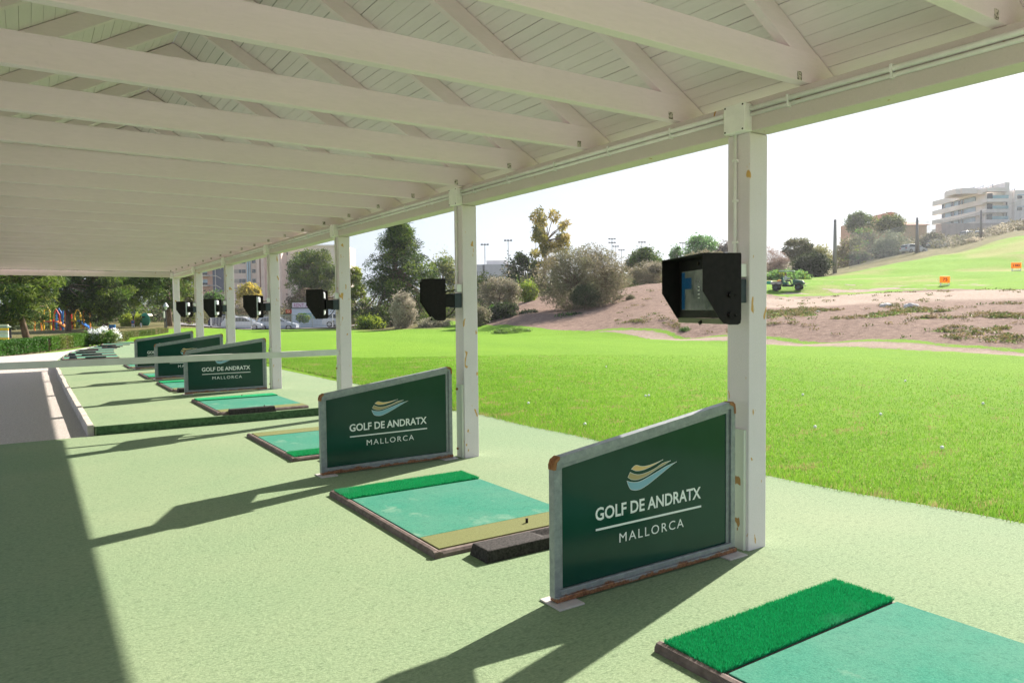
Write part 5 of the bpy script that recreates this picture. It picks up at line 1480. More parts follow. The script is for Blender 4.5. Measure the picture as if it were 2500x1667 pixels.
b0 = at(2073, 640, 110); z0_ = tz(b0.x, b0.y); line.append((b0.x, b0.y, z0_, z0_ + (640 - 552) * 110 / F_PX))
line += [(t[0], t[1], t[2], t[2] + (t[3] - t[2]) * f) for t, f in pts[1:]]
ze = tz(ext.x, ext.y); line.append((ext.x, ext.y, ze, ze + 9.0))
nt_o = thing('ball_stop_net', 'tall fine grey ball stop net hanging between the wooden poles', 'net', (line[0][0], line[0][1], line[0][2]))
mb = MB(); o0 = line[0]
for (xa, ya, za, ta), (xb, yb, zb, tb) in zip(line[:-1], line[1:]):
    N_ = 14
    for i in range(N_):
        u, v_ = i / N_, (i + 1) / N_
        sag = lambda w: -0.6 * 4 * w * (1 - w)
        L = lambda a, b, w: a + (b - a) * w
        mb.add([(L(xa, xb, u) - o0[0], L(ya, yb, u) - o0[1], L(za, zb, u) - o0[2]), (L(xa, xb, v_) - o0[0], L(ya, yb, v_) - o0[1], L(za, zb, v_) - o0[2]),
                (L(xa, xb, v_) - o0[0], L(ya, yb, v_) - o0[1], L(ta, tb, v_) + sag(v_) - o0[2]), (L(xa, xb, u) - o0[0], L(ya, yb, u) - o0[1], L(ta, tb, u) + sag(u) - o0[2])], [(0, 1, 2, 3)])
mb.build('netting', NET, nt_o)

# ---------------------------------------------------------------- floodlights behind the trees
FLM = M('floodlight_mast', (0.42, 0.44, 0.46), 0.5, 0.1)
FL = [(1183.5, 598, 690, 150, 'single'), (1240.5, 588, 680, 150, 'single'), (1308, 577, 680, 150, 'single'), (1494, 584, 680, 165, 'double'), (1517, 611, 680, 190, 'single'), (1567, 592, 690, 160, 'single'), (1667, 594, 690, 165, 'single'), (1503, 602, 680, 185, 'single')]
FN = ['leftmost', 'second from left', 'third from left, left of the eucalyptus', 'two-tiered', 'small low', 'right of the two-tiered one', 'rightmost', 'faint']
for (px, yt, yb, dp, kind), nm in zip(FL, FN):
    t_ = at(px, yt, dp); zg = tz(t_.x, t_.y)
    o = thing('floodlight', f'slim floodlight mast on the skyline, {nm}', 'floodlight', (t_.x, t_.y, zg), math.atan2(RIGHT.y, RIGHT.x), group='floodlight masts on the skyline')
    h_ = t_.z - zg
    mb = MB(); mb.tube([(0, 0, 0), (0, 0, h_)], [0.11, 0.07], 6); mb.build('mast', FLM, o)
    for tier in range(2 if kind == 'double' else 1):
        zz = h_ - 0.85 * tier
        mb = MB(); mb.box(-0.75, 0.75, -0.06, 0.06, zz - 0.05, zz + 0.05); br_ = mb.build('crossarm', FLM, o)
        for k in range(3):
            xx = -0.6 + 0.6 * k
            mb = MB(); mb.add([(xx - 0.22, -0.45, zz - 0.02), (xx + 0.22, -0.45, zz - 0.02), (xx + 0.22, 0.12, zz + 0.26), (xx - 0.22, 0.12, zz + 0.26), (xx - 0.22, -0.45, zz - 0.14), (xx + 0.22, -0.45, zz - 0.14), (xx + 0.22, 0.12, zz + 0.06), (xx - 0.22, 0.12, zz + 0.06)],
                               [(0, 1, 2, 3), (7, 6, 5, 4), (0, 4, 5, 1), (1, 5, 6, 2), (2, 6, 7, 3), (3, 7, 4, 0)])
            mb.build('lamp_head', SLATE, br_)

# ---------------------------------------------------------------- yardage signs
ORG, _nt, _b = mat_base('orange_sign')           # thin translucent plastic, lit through from behind
_b.inputs['Base Color'].default_value = (0.95, 0.42, 0.03, 1); _b.inputs['Roughness'].default_value = 0.5
_t = _nt.nodes.new('ShaderNodeBsdfTranslucent'); _t.inputs['Color'].default_value = (0.98, 0.45, 0.03, 1)
_m = _nt.nodes.new('ShaderNodeMixShader'); _m.inputs[0].default_value = 0.6
_nt.links.new(_b.outputs[0], _m.inputs[1]); _nt.links.new(_t.outputs[0], _m.inputs[2]); _nt.links.new(_m.outputs[0], _nt.nodes['Material Output'].inputs['Surface'])
ORG_D = M('sign_digits', (0.10, 0.02, 0.01), 0.6, 0.05)
for txt, px, yt, yb, dp, lb in (('75', 2306.5, 683, 699, 57, 'orange distance board reading 75 on the grass above the bank'), ('100', 2481, 641, 655, 73, 'orange distance board reading 100 on the green slope at right')):
    b_ = at(px, yb, dp); zg = tz(b_.x, b_.y)
    o = thing('distance_board', lb, 'sign', (b_.x, b_.y, zg), math.atan2(RIGHT.y, RIGHT.x) + R(6), group='orange distance boards')
    s = dp / F_PX; w = 13.2 * s; h0 = max(0.2, b_.z - zg); hh = (yb - yt) * s
    mb = MB(); mb.box(-w, w, -0.03, 0.03, h0, h0 + hh); bd = mb.build('board', ORG, o, bevel=0.02)
    text_mesh('lettering', txt, -w * (0.5 if len(txt) == 2 else 0.65), w * (0.5 if len(txt) == 2 else 0.65), h0 + hh * 0.25, h0 + hh * 0.75, -0.034, ORG_D, bd, bold=0.035)
    for x_ in (-w * 0.8, w * 0.8):
        mb = MB(); mb.box(x_ - 0.03, x_ + 0.03, -0.02, 0.02, -0.2, h0); mb.build('leg', WHITE, o)
    mb = MB(); mb.box(-w, w, -0.025, 0.025, 0.02, 0.07); mb.build('base_bar', WHITE, o)

# ---------------------------------------------------------------- cars
def make_car(label, px, py, depth, heading, paint, cat='car', L_=4.2, Hc=1.48, W_=1.74, van=False, group='cars parked along the road'):
    """px, py: where the wheels touch; heading: 0 = nose to the right across the view"""
    q = at(px, py, depth)
    zg = q.z if van is None else tz(q.x, q.y)
    o = thing('van' if van else 'parked_car', label, cat, (q.x, q.y, zg), math.atan2(RIGHT.y, RIGHT.x) + heading, group=group)
    k = L_ / 4.2; hk = Hc / 1.48
    low = [(-2.08, 0.30), (-2.10, 0.62), (-2.05, 0.88), (-1.55, 0.93), (0.95, 0.93), (1.55, 0.84), (2.02, 0.68), (2.10, 0.50), (2.06, 0.28), (1.70, 0.22), (-1.7, 0.22)]
    cab = [(-2.02, 0.90), (-1.72, 1.38), (-1.25, 1.47), (0.05, 1.47), (0.45, 1.38), (1.22, 0.92)]
    if van: cab = [(-2.04, 0.90), (-1.98, 1.85), (0.6, 1.9), (0.95, 1.8), (1.7, 0.92)]
    def loft(poly, w0, w1, zref):
        mb = MB(); n = len(poly)
        vs = []
        for sgn in (-1, 1):
            for x, z in poly:
                w = w0 + (w1 - w0) * max(0, min(1, (z - zref) / (0.55)))
                vs.append((x * k, sgn * w / 2, z * hk))
        fs = [tuple(range(n)), tuple(range(2 * n - 1, n - 1, -1))] + [(i, i + n, (i + 1) % n + n, (i + 1) % n) for i in range(n)]
        return mb.add(vs, [f[::-1] for f in fs])
    loft(low, W_, W_ * 0.97, 0.4).build('body', paint, o, smooth=False, bevel=0.05)
    loft(cab, W_ * 0.95, W_ * 0.76, 0.92).build('cabin', paint, o, bevel=0.05)
    # glass, standing just proud of the cabin
    side = [(-1.62, 0.98), (-1.45, 1.32), (-1.15, 1.40), (0.0, 1.40), (0.32, 1.33), (0.92, 0.98)] if not van else [(0.2, 1.05), (0.2, 1.6), (0.85, 1.6), (1.3, 1.05)]
    for sgn in (-1, 1):
        mb = MB()
        vs = [(x * k, sgn * ((W_ * 0.95 + (W_ * 0.76 - W_ * 0.95) * max(0, min(1, (z - 0.92) / 0.55))) / 2 + 0.012), z * hk) for x, z in side]
        mb.add(vs, [tuple(range(len(vs))) if sgn < 0 else tuple(range(len(vs) - 1, -1, -1))]); mb.build('side_window', GLASS, o)
    mb = MB(); a, b = (cab[-2], cab[-1]); wa, wb = W_ * 0.36, W_ * 0.44
    mb.add([(a[0] * k + 0.03, -wa, a[1] * hk), (a[0] * k + 0.03, wa, a[1] * hk), (b[0] * k - 0.03, wb, b[1] * hk + 0.05), (b[0] * k - 0.03, -wb, b[1] * hk + 0.05)], [(3, 2, 1, 0)]); mb.build('windscreen', GLASS, o)
    if not van:
        mb = MB(); mb.add([(-1.77 * k, -wa, 1.33 * hk), (-1.77 * k, wa, 1.33 * hk), (-2.03 * k, wb, 0.98 * hk), (-2.03 * k, -wb, 0.98 * hk)], [(0, 1, 2, 3)]); mb.build('rear_window', GLASS, o)
    for x in (-1.30, 1.30):
        for sgn in (-1, 1):
            mb = MB(); mb.cyl((x * k, sgn * W_ / 2 - sgn * 0.18, 0.31), (x * k, sgn * W_ / 2 + sgn * 0.015, 0.31), 0.31, 16); wl_ = mb.build('wheel', TYRE, o)
            mb = MB(); mb.cyl((x * k, sgn * W_ / 2 + sgn * 0.016, 0.31), (x * k, sgn * W_ / 2 + sgn * 0.028, 0.31), 0.20, 12); mb.build('rim', ALLOY, wl_)
    for sgn in (-1, 1):
        mb = MB(); mb.box(-2.11 * k, -2.0 * k, sgn * 0.62 - 0.14, sgn * 0.62 + 0.14, 0.68 * hk, 0.86 * hk); mb.build('tail_light', TAIL, o)
        mb = MB(); mb.box(1.96 * k, 2.09 * k, sgn * 0.60 - 0.16, sgn * 0.60 + 0.16, 0.56 * hk, 0.70 * hk); mb.build('headlight', HEADL, o)
    return o
TAIL = M('tail_light', (0.45, 0.02, 0.02), 0.3, 0.05)
HEADL = M('headlight_glass', (0.7, 0.72, 0.75), 0.15, 0.05, spec=0.7)
def carpaint(n, c): return M(n, c, 0.22, 0.02, 2, spec=0.6)
NAVY, SILVER, WHITEP, BLUEP = carpaint('navy_paint', (0.025, 0.035, 0.085)), carpaint('silver_paint', (0.42, 0.47, 0.54)), carpaint('white_paint', (0.72, 0.73, 0.75)), carpaint('blue_paint', (0.04, 0.16, 0.40))
make_car('dark blue hatchback with a red tail light, parked left of the fifth post', 562, 805, 80, R(8), NAVY, Hc=1.55)
make_car('silver white car parked in front of the grey brown tree', 596, 807, 76, R(4), WHITEP, Hc=1.42)
make_car('dark slate car with pale bonnet parked below the rental sign', 678, 808, 77, R(6), SILVER, Hc=1.45)
make_car('white car with its rear just left of the third post', 838, 806, 80, R(0), WHITEP, Hc=1.5)
make_car('blue car half hidden behind the clipped hedge at far left', 50, 826, 92, R(0), BLUEP, L_=3.9, Hc=1.3, group='cars behind the hedge')
make_car('white car nearest the leaning brace of the middle net pole', 2230, 628, 122, R(15), WHITEP, group='cars on the hill road')
make_car('white car higher up, between the two right hand net poles', 2290, 612, 138, R(20), WHITEP, group='cars on the hill road')
make_car('pale van-like car left of the rightmost net pole', 2366, 594, 158, R(20), WHITEP, Hc=1.7, group='cars on the hill road')
make_car('blue white car touching the rightmost net pole', 2389, 590, 150, R(60), carpaint('ice_blue_paint', (0.35, 0.52, 0.65)), group='cars on the hill road')

# rental kiosk with a lettered board
q = at(760, 792, 84); ang = math.atan2(RIGHT.y, RIGHT.x); s = 84 / F_PX
ks = thing('rental_kiosk', 'white rental kiosk with a lettered board on its roof, behind the third monitor', 'kiosk', (q.x, q.y, tz(q.x, q.y) ), ang)
zb_ = q.z - tz(q.x, q.y)
XX = lambda px: (px - 760) * s
ZZ = lambda py: zb_ + (792 - py) * s
WV = M('kiosk_white', (0.62, 0.68, 0.76), 0.5, 0.05, 2)
mb = MB(); mb.box(XX(712), XX(822), 0, 2.6, -0.3, ZZ(753)); mb.build('wall', WV, ks, bevel=0.02)
mb = MB(); mb.box(XX(740), XX(800), -0.05, -0.01, ZZ(778), ZZ(764)); mb.build('window', BALC_GLASS, ks)
mb = MB(); mb.box(XX(710), XX(824), -0.1, 2.7, ZZ(752.6), ZZ(751.4)); mb.build('roof', SLATE, ks)
mb = MB(); mb.box(XX(713.5), XX(800), 0.15, 0.25, ZZ(751), ZZ(738.5)); sb = mb.build('sign_board', M('pale_pink_board', (0.74, 0.64, 0.70), 0.5, 0.03), ks)
LET = M('magenta_letters', (0.45, 0.13, 0.28), 0.5, 0.05)
text_mesh('lettering', 'RENT A', XX(717.5), XX(752.5), ZZ(749.8), ZZ(740.5), 0.145, LET, sb, bold=0.01, spacing=1.05)
mb = MB(); mb.box(XX(699), XX(713), -0.06, 0.0, ZZ(764), ZZ(755)); rb_ = mb.build('side_sign', M('red_sign', (0.50, 0.06, 0.03), 0.5, 0.05), ks)
mb = MB(); mb.ring([(XX(701 + 4.2 + 3.6 * math.cos(a)), ZZ(759.5 + 3.6 * math.sin(a))) for a in np.linspace(0, -2 * math.pi, 14, endpoint=False)],
                   [(XX(701 + 4.2 + 1.7 * math.cos(a)), ZZ(759.5 + 1.7 * math.sin(a))) for a in np.linspace(0, -2 * math.pi, 14, endpoint=False)], -0.10, -0.061)
mb.build('emblem', M('peach_sign', (0.85, 0.45, 0.25), 0.5, 0.05), rb_)

# road, kerb and pedestrian railing beyond the lawn
def strip(name, pxs, d0, d1, mat, dz=0.02, kind='structure', n=40):
    mb = MB(); vs, fs = [], []
    for i in range(n + 1):
        px = pxs[0] + (pxs[1] - pxs[0]) * i / n
        for d in (d0, (d0 + d1) / 2, d1):
            p = at(px, 780, d); vs.append((p.x, p.y, tz(p.x, p.y) + dz))
    for i in range(n):
        for k in range(2): fs.append((i * 3 + k, i * 3 + 3 + k, i * 3 + 4 + k, i * 3 + 1 + k))
    o = mb.add(vs, fs).build(name, mat)
    return tag(o, kind=kind)
strip('road', (440, 900), 70.5, 83, M('asphalt', (0.17, 0.165, 0.17), 0.9, 0.15, 8), 0.10, n=60)
strip('pavement', (440, 900), 68.0, 70.4, M('pavement_slabs', (0.48, 0.44, 0.42), 0.9, 0.1, 3), 0.16, n=60)
rl = at(515, 800, 69.6); RB = thing('pedestrian_railing', 'low grey steel railing with many bars along the road beyond the lawn', 'railing', (rl.x, rl.y, tz(rl.x, rl.y)), ang)
w_ = (812 - 515) * 69.6 / F_PX
mb = MB(); mb.box(0, w_, -0.03, 0.03, 1.10, 1.16); mb.build('top_rail', FLM, RB)
mb = MB(); mb.box(0, w_, -0.02, 0.02, 0.16, 0.20); mb.build('bottom_rail', FLM, RB)
bars = MB(); nb = int(w_ / 0.14)
for i in range(nb): bars.box(i * 0.14, i * 0.14 + 0.022, -0.011, 0.011, 0.2, 1.10)
tag(bars.build('bars', FLM, RB), kind='stuff')
for i in range(7):
    mb = MB(); mb.box(i * w_ / 6 - 0.04, i * w_ / 6 + 0.04, -0.04, 0.04, -0.1, 1.22); mb.build('upright', FLM, RB)

# ---------------------------------------------------------------- street furniture on the left
def stand(name, label, cat, px, py, depth, group=None):
    q = at(px, py, depth); zg = tz(q.x, q.y)
    o = thing(name, label, cat, (q.x, q.y, zg), ang, group)
    return o, depth / F_PX, lambda y: at(px, y, depth).z - zg
def lamp(label, px, ytop, depth, pale=False):
    o, s, Z_ = stand('street_lamp', label, 'street lamp', px, ytop, depth, 'old style street lamps by the path')
    h_ = Z_(ytop)
    mb = MB(); mb.tube([(0, 0, -0.2), (0, 0, 0.9), (0, 0, h_ - 0.65)], [0.09, 0.05, 0.035], 8); mb.build('column', DARKMETAL, o)
    mb = MB(); mb.tube([(0, 0, h_ - 0.40), (0, 0, h_ - 0.14), (0, 0, h_ - 0.05)], [0.24, 0.10, 0.02], 14); mb.build('lamp_hood', SLATE if not pale else CASING, o)
    mb = MB(); mb.tube([(0, 0, h_ - 0.66), (0, 0, h_ - 0.41)], [0.06, 0.15], 12); mb.build('lamp_glass', CASING, o)
    for a in (-1, 1):
        mb = MB(); mb.tube([(0, 0, h_ - 0.85), (a * 0.12, 0, h_ - 0.62), (a * 0.18, 0, h_ - 0.40)], 0.018, 5); mb.build('scroll', DARKMETAL, o)
lamp('street lamp with a bright blue white hood at the far left', 22.5, 757, 44, True)
lamp('dark hooded street lamp above the round blue sign', 325, 754, 68)
lamp('street lamp in front of the reddish pine trunk beside the last post', 404, 737, 60, True)
o, s, Z_ = stand('round_sign', 'round blue and red traffic sign on two pale posts', 'traffic sign', 325, 815, 64)
mb = MB(); mb.cyl((0, 0, Z_(786)), (0, 0.03, Z_(786)), 5.2 * s, 20); mb.build('disc', BLUEP, o)
mb = MB(); mb.ring([(5.3 * s * math.cos(a), Z_(786) + 5.3 * s * math.sin(a)) for a in np.linspace(0, 2 * math.pi, 20, endpoint=False)], [(4.2 * s * math.cos(a), Z_(786) + 4.2 * s * math.sin(a)) for a in np.linspace(0, 2 * math.pi, 20, endpoint=False)], -0.012, -0.001); mb.build('rim', TAIL, o)
mb = MB(); mb.box(-3.0 * s, 4.0 * s, -0.03, -0.012, Z_(793.6), Z_(791.4)); mb.build('plate', WHITE, o)
for x_ in (-2.2 * s, 2.6 * s):
    mb = MB(); mb.cyl((x_, 0.03, -0.2), (x_, 0.03, Z_(791)), 0.04, 8); mb.build('post', PVC_WHITE, o)
o, s, Z_ = stand('round_sign', 'small white oval sign on a white post right of the round blue sign', 'sign', 345, 815, 64)
mb = MB(); mb.ball((0, 0, Z_(792)), 2.6 * s, 0.04, 4.2 * s, 14, 8); mb.build('disc', PVC_WHITE, o)
mb = MB(); mb.cyl((0, 0.03, -0.2), (0, 0.03, Z_(793)), 0.05, 8); mb.build('post', PVC_WHITE, o)
o, s, Z_ = stand('advert_board', 'upright blue advertising board with a pinkish white picture above the hedge', 'advert', 273.5, 817, 60)
mb = MB(); mb.box(-7.2 * s, 7.2 * s, 0, 0.15, max(0.1, Z_(818)), Z_(792.5)); mb.build('board', M('advert_blue', (0.02, 0.20, 0.52), 0.4, 0.06), o)
adm, adn, adb = mat_base('advert_print')
adn.links.new(mixc(adn, remap(adn, noise(adn, 3.0, 5, 0.6), 0.4, 0.6), (0.75, 0.70, 0.80), (0.55, 0.22, 0.35)), adb.inputs['Base Color'])
mb = MB(); mb.prism([(-4.6 * s, Z_(812)), (3.6 * s, Z_(812.5)), (4.8 * s, Z_(800)), (1.0 * s, Z_(798)), (-3.6 * s, Z_(803))], -0.02, -0.002); mb.build('picture', adm, o)
for x_ in (-5 * s, 5 * s):
    mb = MB(); mb.box(x_ - 0.04, x_ + 0.04, 0.03, 0.1, -0.2, Z_(817)); mb.build('leg', DARKMETAL, o)
o, s, Z_ = stand('direction_sign', 'stacked white and yellow direction boards at the left edge above the hedge', 'sign', 8, 832, 38)
for t, u, m_ in ((792, 795.5, CREAMW), (796, 800.5, PVC_WHITE), (801.2, 806, M('amber_sign', (0.85, 0.46, 0.03), 0.5, 0.04)), (807, 815.5, M('pinkish_sign', (0.72, 0.62, 0.60), 0.5, 0.04)), (816, 824, PVC_WHITE), (824.6, 830, M('amber_sign_low', (0.85, 0.48, 0.05), 0.5, 0.04))):
    mb = MB(); mb.box(-22 * s, 12.5 * s, 0, 0.06, Z_(u), Z_(t))
    bb = mb.build('board', m_, o)
    if t == 796:
        mb = MB(); mb.prism([(12.6 * s, Z_(801)), (20 * s, Z_(798)), (12.6 * s, Z_(795.5))], 0, 0.06); mb.build('arrow_tip', PVC_WHITE, o)
        mb = MB(); mb.box(-20 * s, 10 * s, -0.02, -0.002, Z_(799.3), Z_(797.4)); mb.build('text_bar', SLATE, bb)
    if t in (807, 816):
        for j in range(2):
            mb = MB(); mb.box(-19 * s, (6 + 3 * j) * s, -0.02, -0.002, Z_(t + 2.9 + j * 3.1), Z_(t + 1.5 + j * 3.1)); mb.build('text_bar', CASING, bb)
for x_ in (-18 * s, 9 * s):
    mb = MB(); mb.cyl((x_, 0.1, -0.2), (x_, 0.1, Z_(793)), 0.04, 8); mb.build('post', DARKMETAL, o)
o, s, Z_ = stand('information_sign', 'small white sign on the reddish trunk beside the last post', 'sign', 401.5, 812, 59)
mb = MB(); mb.box(-1.8 * s, 1.8 * s, 0, 0.04, Z_(776), Z_(760)); mb.build('plate', PVC_WHITE, o)
mb = MB(); mb.cyl((0, 0.06, -0.2), (0, 0.06, Z_(762)), 0.03, 6); mb.build('post', DARKMETAL, o)
# low pinkish wall and timber fence
q = at(395, 815, 72); lw = thing('low_wall', 'low pinkish white wall in front of the shaded pines, left of the last post', 'wall', (q.x, q.y, tz(q.x, q.y)), ang)
s = 72 / F_PX
mb = MB(); mb.box(-33 * s, 60 * s, 0, 0.25, -0.4, q.z - tz(q.x, q.y) + 10.5 * s); mb.build('wall_body', M('pink_wall', (0.70, 0.58, 0.52), 0.9, 0.06, 1.5), lw)
mb = MB(); mb.box(-33.5 * s, 60.5 * s, -0.04, 0.29, q.z - tz(q.x, q.y) + 10.6 * s, q.z - tz(q.x, q.y) + 12.0 * s); mb.build('coping', CREAMW, lw)
q = at(282, 818, 63); fn = thing('rail_fence', 'pale post and rail fence behind the brownish hedge', 'fence', (q.x, q.y, tz(q.x, q.y)), ang)
s = 63 / F_PX; zt_ = q.z - tz(q.x, q.y) + 5.5 * s
mb = MB(); mb.tube([(0, 0, zt_), (65 * s, 0.4, zt_ + 4.5 * s)], 0.05, 6); mb.build('rail', CREAMW, fn)
for i in range(6):
    mb = MB(); mb.cyl((i * 13 * s, 0.05 * i, -0.2), (i * 13 * s, 0.05 * i, zt_ + i * 0.9 * s), 0.05, 6); mb.build('post', CREAMW, fn)
# timber shelter of the play area
o, s, Z_ = stand('timber_shelter', 'small brown timber shelter right of the lime green tree', 'shelter', 356, 815, 76)
for x_ in (-7 * s, 0, 7 * s):
    mb = MB(); mb.box(x_ - 0.09, x_ + 0.09, -0.09, 0.09, -0.2, Z_(770)); mb.build('post', M('brown_timber', (0.30, 0.15, 0.09), 0.8, 0.2, 6) if x_ == 0 else BARK, o)
mb = MB(); mb.prism([(-11 * s, Z_(771)), (10 * s, Z_(771)), (6 * s, Z_(766)), (-7 * s, Z_(766))], -0.6, 0.8); mb.build('roof', CREAMW, o)
o, s, Z_ = stand('green_bin', 'rounded green recycling bin at the foot of the timber shelter', 'bin', 355, 815, 70)
mb = MB(); mb.ball((0, 0, 0.55), 0.45, 0.45, 0.68, 14, 10); mb.build('bin_body', M('bin_green', (0.03, 0.28, 0.16), 0.5, 0.08), o, smooth=True)
mb = MB(); mb.box(-0.2, 0.2, -0.47, -0.36, 0.78, 0.9); mb.build('slot', GAP, o)
# play frames under the pines
PLAYC = {'red': M('play_red', (0.55, 0.04, 0.03), 0.4, 0.05), 'blue': M('play_blue', (0.03, 0.16, 0.5), 0.4, 0.05), 'orange': M('play_orange', (0.8, 0.3, 0.05), 0.4, 0.05), 'yellow': M('play_yellow', (0.8, 0.55, 0.05), 0.4, 0.05)}
for lb, px, dp, cs in (('orange and yellow climbing frame in the shade between the left pine trunks', 128, 62, ('orange', 'yellow', 'red', 'blue')), ('blue and red play frame right of the dark leaning trunks', 180, 64, ('blue', 'red', 'yellow', 'orange'))):
    o, s, Z_ = stand('climbing_frame', lb, 'play frame', px, 822, dp, 'play frames under the pines')
    for i, c in enumerate(cs):
        xx = (-1.2 + 0.8 * i)
        mb = MB(); mb.tube([(xx - 0.3, 0, -0.1), (xx - 0.25, 0, 1.3 + 0.3 * (i % 2)), (xx, 0, 1.8 + 0.3 * (i % 2)), (xx + 0.25, 0, 1.3 + 0.3 * (i % 2)), (xx + 0.3, 0, -0.1)], 0.06, 6); mb.build('arch', PLAYC[c], o)
    mb = MB(); mb.box(-0.7, 0.5, -0.3, 0.3, 0.7, 0.78); mb.build('platform', PLAYC[cs[2]], o)
    mb = MB(); mb.add([(0.5, -0.25, 0.78), (0.5, 0.25, 0.78), (1.5, 0.25, 0.1), (1.5, -0.25, 0.1), (0.5, -0.25, 0.70), (0.5, 0.25, 0.70), (1.5, 0.25, 0.02), (1.5, -0.25, 0.02)], [(0, 3, 2, 1), (4, 5, 6, 7), (0, 1, 5, 4), (1, 2, 6, 5), (2, 3, 7, 6), (3, 0, 4, 7)]); mb.build('slide', PLAYC[cs[0]], o)

# ---------------------------------------------------------------- utility cart with its driver
UTV_G = M('cart_green', (0.015, 0.13, 0.085), 0.35, 0.08, 4, spec=0.5)
UTV_BED = M('cart_bed', (0.42, 0.37, 0.37), 0.7, 0.1, 5)
q = at(1925, 727, 64); zg = tz(q.x, q.y)
ut = thing('utility_cart', 'green utility cart with flat roof parked on the track above the bank', 'utility cart', (q.x, q.y, zg), math.atan2(RIGHT.y, RIGHT.x) + R(-27))
mb = MB(); mb.prism([(0.42, 0.55), (1.42, 0.55), (1.46, 0.80), (1.30, 0.97), (0.62, 1.10), (0.42, 1.10)], -0.62, 0.62); mb.build('front_body', UTV_G, ut, bevel=0.05)
mb = MB(); mb.prism([(0.60, 1.112), (1.30, 0.985), (1.42, 0.86), (1.42, 0.875), (1.31, 1.005), (0.61, 1.13)], -0.50, 0.50); mb.build('bonnet', PVC_WHITE, ut)
mb = MB(); mb.box(-0.55, 0.45, -0.60, 0.60, 0.42, 0.60); mb.build('floor_pan', DARKMETAL, ut)
mb = MB(); mb.box(-0.52, -0.02, -0.58, 0.58, 0.60, 0.88); mb.build('seat_base', UTV_G, ut, bevel=0.05)
mb = MB(); mb.prism([(-0.56, 0.85), (-0.40, 0.85), (-0.50, 1.38), (-0.62, 1.38)], -0.56, 0.56); mb.build('seat_back', UTV_G, ut, bevel=0.04)
mb = MB(); mb.box(-1.62, -0.62, -0.68, 0.68, 0.66, 0.72)
mb.box(-1.62, -0.62, -0.68, -0.64, 0.72, 0.94); mb.box(-1.62, -0.62, 0.64, 0.68, 0.72, 0.94); mb.box(-1.62, -1.58, -0.64, 0.64, 0.72, 0.94); mb.box(-0.66, -0.62, -0.64, 0.64, 0.72, 0.98)
mb.build('cargo_bed', UTV_BED, ut)
mb = MB(); mb.box(-1.5, -0.7, -0.5, 0.5, 0.45, 0.655); mb.build('rear_chassis', DARKMETAL, ut)
for x_ in (-1.12, 0.98):
    for sg in (-1, 1):
        r_ = 0.36
        mb = MB(); mb.tube([(x_, sg * 0.50, r_), (x_, sg * 0.54, r_), (x_, sg * 0.74, r_), (x_, sg * 0.78, r_)], [0.28, r_, r_, 0.28], 16); wl_ = mb.build('wheel', TYRE, ut)
        mb = MB(); mb.cyl((x_, sg * 0.70, r_), (x_, sg * 0.785, r_), 0.17, 12); mb.build('rim', SLATE, wl_)
for x0_, x1_, sg in ((-0.60, -0.66, -1), (-0.60, -0.66, 1), (0.62, 0.40, -1), (0.62, 0.40, 1)):
    mb = MB(); mb.tube([(x0_, sg * 0.58, 0.9 if x0_ < 0 else 1.08), (x1_, sg * 0.56, 1.93)], 0.028, 6); mb.build('roof_post', DARKMETAL, ut)
mb = MB(); mb.box(-0.86, 0.56, -0.66, 0.66, 1.93, 1.985); mb.build('roof', M('cart_roof', (0.60, 0.66, 0.70), 0.4, 0.05), ut, bevel=0.02)
mb = MB(); mb.box(-0.82, 0.52, -0.62, 0.62, 1.90, 1.928); mb.build('roof_lining', UTV_G, ut)
mb = MB(); mb.box(1.44, 1.50, -0.40, 0.40, 0.62, 0.80); mb.build('grille', DARKMETAL, ut)
mb = MB(); mb.tube([(1.50, -0.55, 0.46), (1.60, -0.3, 0.46), (1.60, 0.3, 0.46), (1.50, 0.55, 0.46)], 0.035, 6); mb.build('bumper', SLATE, ut)
for sg in (-1, 1):
    mb = MB(); mb.ball((1.43, sg * 0.50, 0.78), 0.06, 0.09, 0.07, 10, 6); mb.build('headlight', HEADL, ut)
    mb = MB(); mb.prism([(0.56, 0.66), (0.66, 0.78), (1.30, 0.78), (1.40, 0.66), (1.40, 0.70), (1.32, 0.82), (0.64, 0.82), (0.54, 0.70)], sg * 0.63 if sg > 0 else -0.80, 0.80 if sg > 0 else -0.63); mb.build('mudguard', DARKMETAL, ut)
mb = MB()
for k in range(12):
    a, b = 2 * math.pi * k / 12, 2 * math.pi * (k + 1) / 12
    c_ = Vector((0.36, -0.28, 1.20)); e1, e2 = Vector((0, 1, 0)), Vector((-0.5, 0, 0.86))
    mb.cyl(c_ + (e1 * math.cos(a) + e2 * math.sin(a)) * 0.17, c_ + (e1 * math.cos(b) + e2 * math.sin(b)) * 0.17, 0.016, 5)
mb.cyl((0.36, -0.28, 1.20), (0.55, -0.28, 1.05), 0.018, 6)
mb.build('steering_wheel', DARKMETAL, ut)

ut.scale = (0.88, 0.88, 0.88)
